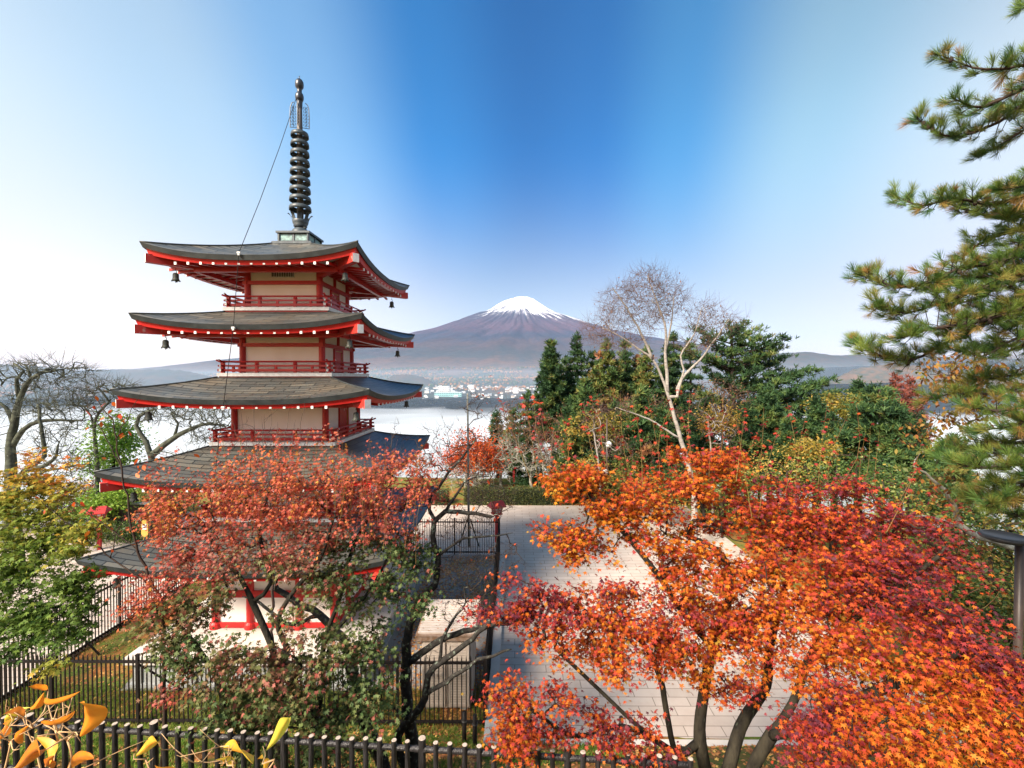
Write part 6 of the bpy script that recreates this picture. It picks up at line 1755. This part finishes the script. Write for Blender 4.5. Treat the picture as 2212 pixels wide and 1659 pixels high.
def build_small():
    build_lantern(215, 24.0, 'red wooden lantern with gabled roof at the left terrace edge')
    build_lantern(1073, 25.2, 'red wooden lantern by the back corner of the iron fence', rz=.5)
    build_lantern(1110, 38.0, 'red wooden lantern beyond the hedge among bare trees', rz=.2)
    build_lantern(1892, 13.8, 'red wooden lantern half hidden in the orange maple leaves', rz=.6)
    build_street_lamp()
    build_globe_lamp(1311, [(960, 4), (1020, -4)], 30, 'brown lamp post with two white globes behind the orange maple', 905)
    build_globe_lamp(268, [(1000, -14)], 29, 'grey lamp post with one white globe above the fourth roof corner', 977)
    build_shed()
    a, c = W(1005, 1090, 32.9), W(1235, 1090, 32.9)
    build_hedge('long clipped hedge across the far side of the paved terrace', ((a.x + c.x) / 2, 33.2, 0), (c.x - a.x, 1.3, 1.12), 9000)
    build_hedge('clipped hedge behind the pagoda at the far left of the terrace', (-9.5, 33.0, 0), (9, 1.2, 1.0), 5000)
    build_log_fence()
    build_signs()
    # rustic rail fence beyond the hedge
    p0 = W(1100, 1035, 41); t = thing('rail_fence', (p0.x, p0.y, Zr(ground_z(p0.x, 41))), 'rustic wooden rail fence beyond the hedge by the far lantern', 'fence')
    zg = ground_z(p0.x, 41)
    for i in range(5):
        b = MB(); b.tube([(p0.x + i * 1.5, 41, Zr(zg) - .1), (p0.x + i * 1.5, 41, Zr(zg) + .9)], .07, 8); b.build('post', M['pale_bark'], t)
    for h in (.35, .75):
        b = MB(); b.tube([(p0.x - .2, 40.93, Zr(zg) + h), (p0.x + 6.2, 40.93, Zr(zg) + h + .04)], .055, 8); b.build('rail', M['pale_bark'], t)
    # staked young tree inside the back fence
    g = base_on_ground(1013, 24.6); g.z = Zr(-9.32)
    t = thing('tree_stake', g, 'tall pale wooden pole with two slanting props behind the back fence', 'pole')
    b = MB(); b.tube([g, W(1010, 850, 24.6)], [.07, .045], 8); b.build('pole', M['pale_bark'], t, smooth=True)
    for s in (-1, 1):
        b = MB(); b.tube([g + Vector((s * .55, 0, 0)), g + Vector((s * .08, 0, 1.5))], .035, 8); b.build('prop', M['green_bark'], t, smooth=True)
    # low black chain posts along the terrace edge
    for (x, y, h, lab) in ((-1.28, 11.25, .85, 'short black chain post in front of the beige shed'), (-.95, 10.55, .8, 'short black chain post beside the concrete end block'), (2.65, 11.05, .75, 'short black chain post below the orange maple'), (.35, 10.9, .75, 'short black chain post on the leafy strip before the paving')):
        z = Zr(ground_z(x, y)) - .03
        t = thing('chain_post', (x, y, z), lab, 'post', 'chain posts along the terrace edge')
        b = MB(); b.tube([(x, y, z), (x, y, z + h)], .055, 12); b.lathe((x, y, z + h), [(.055, 0), (.05, .02), (0, .03)], 12); b.build('shaft', M['iron'], t, smooth=True)
        b = MB(); b.lathe((x, y, z + h * .75), [(.05, -.02), (.07, -.01), (.07, .01), (.05, .02)], 12); b.build('collar', M['grey_post'], t, smooth=True)

# ---- the shrub right before the lens
def build_near_shrub():
    t = thing('near_shrub', (-.75, .95, H - 1.7), 'close shrub with curled orange and yellow leaves on pale twigs at the lower left', 'shrub')
    m = leafmat('near_leaves', [(0.0, (0.38, 0.14, 0.04)), (0.3, (0.72, 0.24, 0.02)), (0.6, (0.80, 0.36, 0.04)), (0.8, (0.74, 0.62, 0.08)), (1.0, (0.55, 0.60, 0.09))], .5, .4, .4)
    tw = pm('pale_twig', (.50, .33, .17), (.36, .22, .11), 20, .7, .1, .2)
    def leaf(x0, y0, x1, y1, wpx, tint, Z, curl=.25):
        a, c = W(x0, y0, Z), W(x1, y1, Z - .03)
        d = c - a; L = d.length; d.normalize()
        s = d.cross(Vector((rnd.uniform(-.3, .3), 1, rnd.uniform(-.3, .3)))).normalized(); nrm = s.cross(d)
        w = wpx / FPX * Z / 2
        V, rows = [], []
        fold, twist, ph = rnd.uniform(.45, 1.0), rnd.uniform(-.9, .9), rnd.uniform(0, 6)
        curl = rnd.choice((-1, 1)) * rnd.uniform(.2, .55)
        for i in range(15):
            u = i / 14; k = math.sin(math.pi * min(1, u * .97 + .03)) ** .8 * (1.15 - .5 * u) * w * (1 + .10 * math.sin(7 * u + ph))
            q = a + d * (L * u) + nrm * (curl * L * (u - u * u) * 1.2) + s * (.10 * L * math.sin(3 * u + ph))
            ca, sa = math.cos(twist * u), math.sin(twist * u)
            s2, n2 = s * ca + nrm * sa, nrm * ca - s * sa
            rows.append([q + s2 * (k * v) + n2 * (fold * k * abs(v) ** 1.3 + .10 * k * math.sin(11 * u + 3 * v + ph)) for v in (-1, -.66, -.33, 0, .33, .66, 1)])
        b = MB(); b.grid(rows)
        o = b.build('leaf', m, t, smooth=True)
        at = o.data.attributes.new('tint', 'FLOAT', 'POINT')
        at.data.foreach_set('value', [min(1, max(0, tint + .10 * mnoise.noise((i * .37, tint * 9, ph)) + (-.16 if i % 7 == 3 else 0) - (.12 if i % 7 in (0, 6) and mnoise.noise((i * .2, 2, ph)) > 0 else 0))) for i in range(len(o.data.vertices))])
        return a
    B = []
    for args in ((104, 1523, 166, 1483, 22, .35, .85), (95, 1565, 155, 1531, 24, .3, .8), (168, 1588, 176, 1520, 52, .45, .75), (50, 1552, 2, 1545, 26, .12, .9), (12, 1565, 68, 1534, 22, .85, .95), (105, 1488, 58, 1486, 20, .32, .95), (34, 1598, 72, 1572, 22, .3, .85), (80, 1590, 106, 1655, 30, .66, .8), (20, 1665, 92, 1640, 34, .2, .7), (150, 1665, 200, 1636, 26, .25, .8), (112, 1660, 118, 1632, 24, .15, .8),
                 (290, 1628, 347, 1618, 24, .72, .95), (484, 1625, 545, 1645, 44, .74, .95), (568, 1612, 636, 1560, 26, .9, 1.0), (500, 1662, 470, 1640, 20, .8, .95), (380, 1668, 340, 1650, 16, .6, .95), (-30, 1600, 12, 1572, 22, .2, .9), (60, 1528, 100, 1498, 16, .5, .95), (575, 1665, 552, 1640, 22, .7, 1.0)):
        B.append((leaf(*args), args[6]))
    b = MB()
    stems = [(-20, 30, .95), (60, 70, .9), (110, 120, .82), (150, 165, .8), (330, 320, .95), (500, 505, .92), (590, 580, .95)]
    lines = []
    for x0, x1, z_ in stems:
        lines.append(resample([W(x0 - 10, 1800, z_ + .04), W((x0 + x1) / 2 + rnd.uniform(-25, 25), 1700, z_), W(x1 + rnd.uniform(-15, 15), 1640, z_), W(x1 + rnd.uniform(-20, 20), 1600 if x1 < 220 else 1650, z_)], .015))
        b.tube(lines[-1], list(np.linspace(.0032, .0016, len(lines[-1]))), 6)
    nodes_ = [q for ln in lines for q in ln[len(ln) // 4:]]
    def twig(p, r):
        q = min(nodes_, key=lambda k: (k - p).length_squared + .004 * rnd.random())
        mid = q.lerp(p, .5) + Vector((rnd.uniform(-.012, .012), rnd.uniform(-.01, .01), rnd.uniform(-.012, .006)))
        R = resample([q, mid, p], .012); b.tube(R, list(np.linspace(r, r * .5, len(R))), 5); nodes_.append(R[len(R) // 2])
    for (p, z_) in B: twig(p, .0016)
    for i in range(46):
        px = rnd.choice((rnd.uniform(-20, 210), rnd.uniform(0, 200), rnd.uniform(300, 620))); top = 1500 + rnd.uniform(0, 120) if px < 220 else rnd.uniform(1575, 1650)
        twig(W(px, top, rnd.uniform(.8, .97)), .0011)
    b.build('twigs', tw, t, smooth=True)

def build_ground_cover():
    gm = leafmat('grass_blades', [(0.0, (0.08, 0.17, 0.025)), (0.6, (0.16, 0.27, 0.04)), (1.0, (0.34, 0.32, 0.09))], .35, .5, .2)
    bl_v = [(-.05, 0, 0), (.05, 0, 0), (.035, .6, .1), (0, 1, .3), (-.035, .6, .1)]; bl_f = [[0, 1, 2, 3, 4]]
    P, T_ = [], []
    for i in range(26000):
        x, y = rnd.uniform(-11.5, 2.4), rnd.uniform(8.2, 11.6)
        if mnoise.noise((x * .9, y * .9, 4)) < -.12: continue
        P.append((x, y, Zr(ground_z(x, y)))); T_.append(.4 + .5 * mnoise.noise((x * .6, y * .6, 8)) + rnd.gauss(0, .15))
    for i in range(26000):
        x, y = rnd.uniform(EX0, EX1), (rnd.uniform(11.5, 13.3) if rnd.random() < .6 else rnd.uniform(11.6, 23))
        if abs(x - PX) < 3.7 and abs(y - PY) < 3.7: continue
        if mnoise.noise((x * .7, y * .7, 1)) < (-.3 if y < 13.3 or x < -12 else .10): continue
        P.append((x, y, Zr(-9.30))); T_.append(.7 + rnd.gauss(0, .2))
    N = len(P); y = rnd_dir(N) * .6; y[:, 2] = 1
    tag(scatter('grass', gm, bl_v, bl_f, P, frames(y, rnd_dir(N)), rng.uniform(.05, .16, N), np.clip(T_, 0, 1)), kind='stuff')
    lm = leafmat('fallen_leaf_litter', [(0.0, (0.16, 0.06, 0.03)), (0.4, (0.40, 0.15, 0.05)), (0.7, (0.56, 0.26, 0.08)), (1.0, (0.66, 0.42, 0.12))], .15, .6, .25)
    P = []
    while len(P) < 15000:
        x, y = rnd.uniform(-14.6, 6) if rnd.random() < .6 else rnd.uniform(-4.2, -.8), rnd.uniform(8.2, 23.2)
        if abs(x - PX) < 3.75 and abs(y - PY) < 3.75: continue
        if x > -.7 and y > 11.25: 
            if rnd.random() > .02: continue
        elif x < EX1 and y > 11.6 and mnoise.noise((x * .5, y * .5, 2)) < rnd.uniform(-.6, .35): continue
        z = -9.29 if y > 11.5 else ground_z(x, y) + .01
        P.append((x, y, Zr(max(z, ground_z(x, y) + .01)) + rnd.random() * .02))
    N = len(P)
    tag(scatter('fallen_leaves', lm, LEAF_V, LEAF_F, P, leaf_frames(N, .0, .35), rng.uniform(.045, .085, N), rng.random(N)), kind='stuff')
    # leaves lying on the shed roof are litter too
    P = []
    for i in range(260):
        x, y = rnd.uniform(-2.7, -1.1), rnd.uniform(12.3, 14.05)
        if rnd.random() < .25 + .5 * (x > -1.9): P.append((x, y, Zr(-7.28 + .13 + (y - 12.35) * .05) + .07))
    N = len(P)
    tag(scatter('fallen_leaves', lm, LEAF_V, LEAF_F, P, leaf_frames(N, .0, .3), rng.uniform(.04, .06, N), rng.random(N) * .6), kind='stuff')

build_orange_maple(); build_red_maple(); build_green_maple()
build_bare_trees(); build_far_trees(); build_near_pine(); build_right_broadleaf()
build_small(); build_near_shrub(); build_ground_cover()
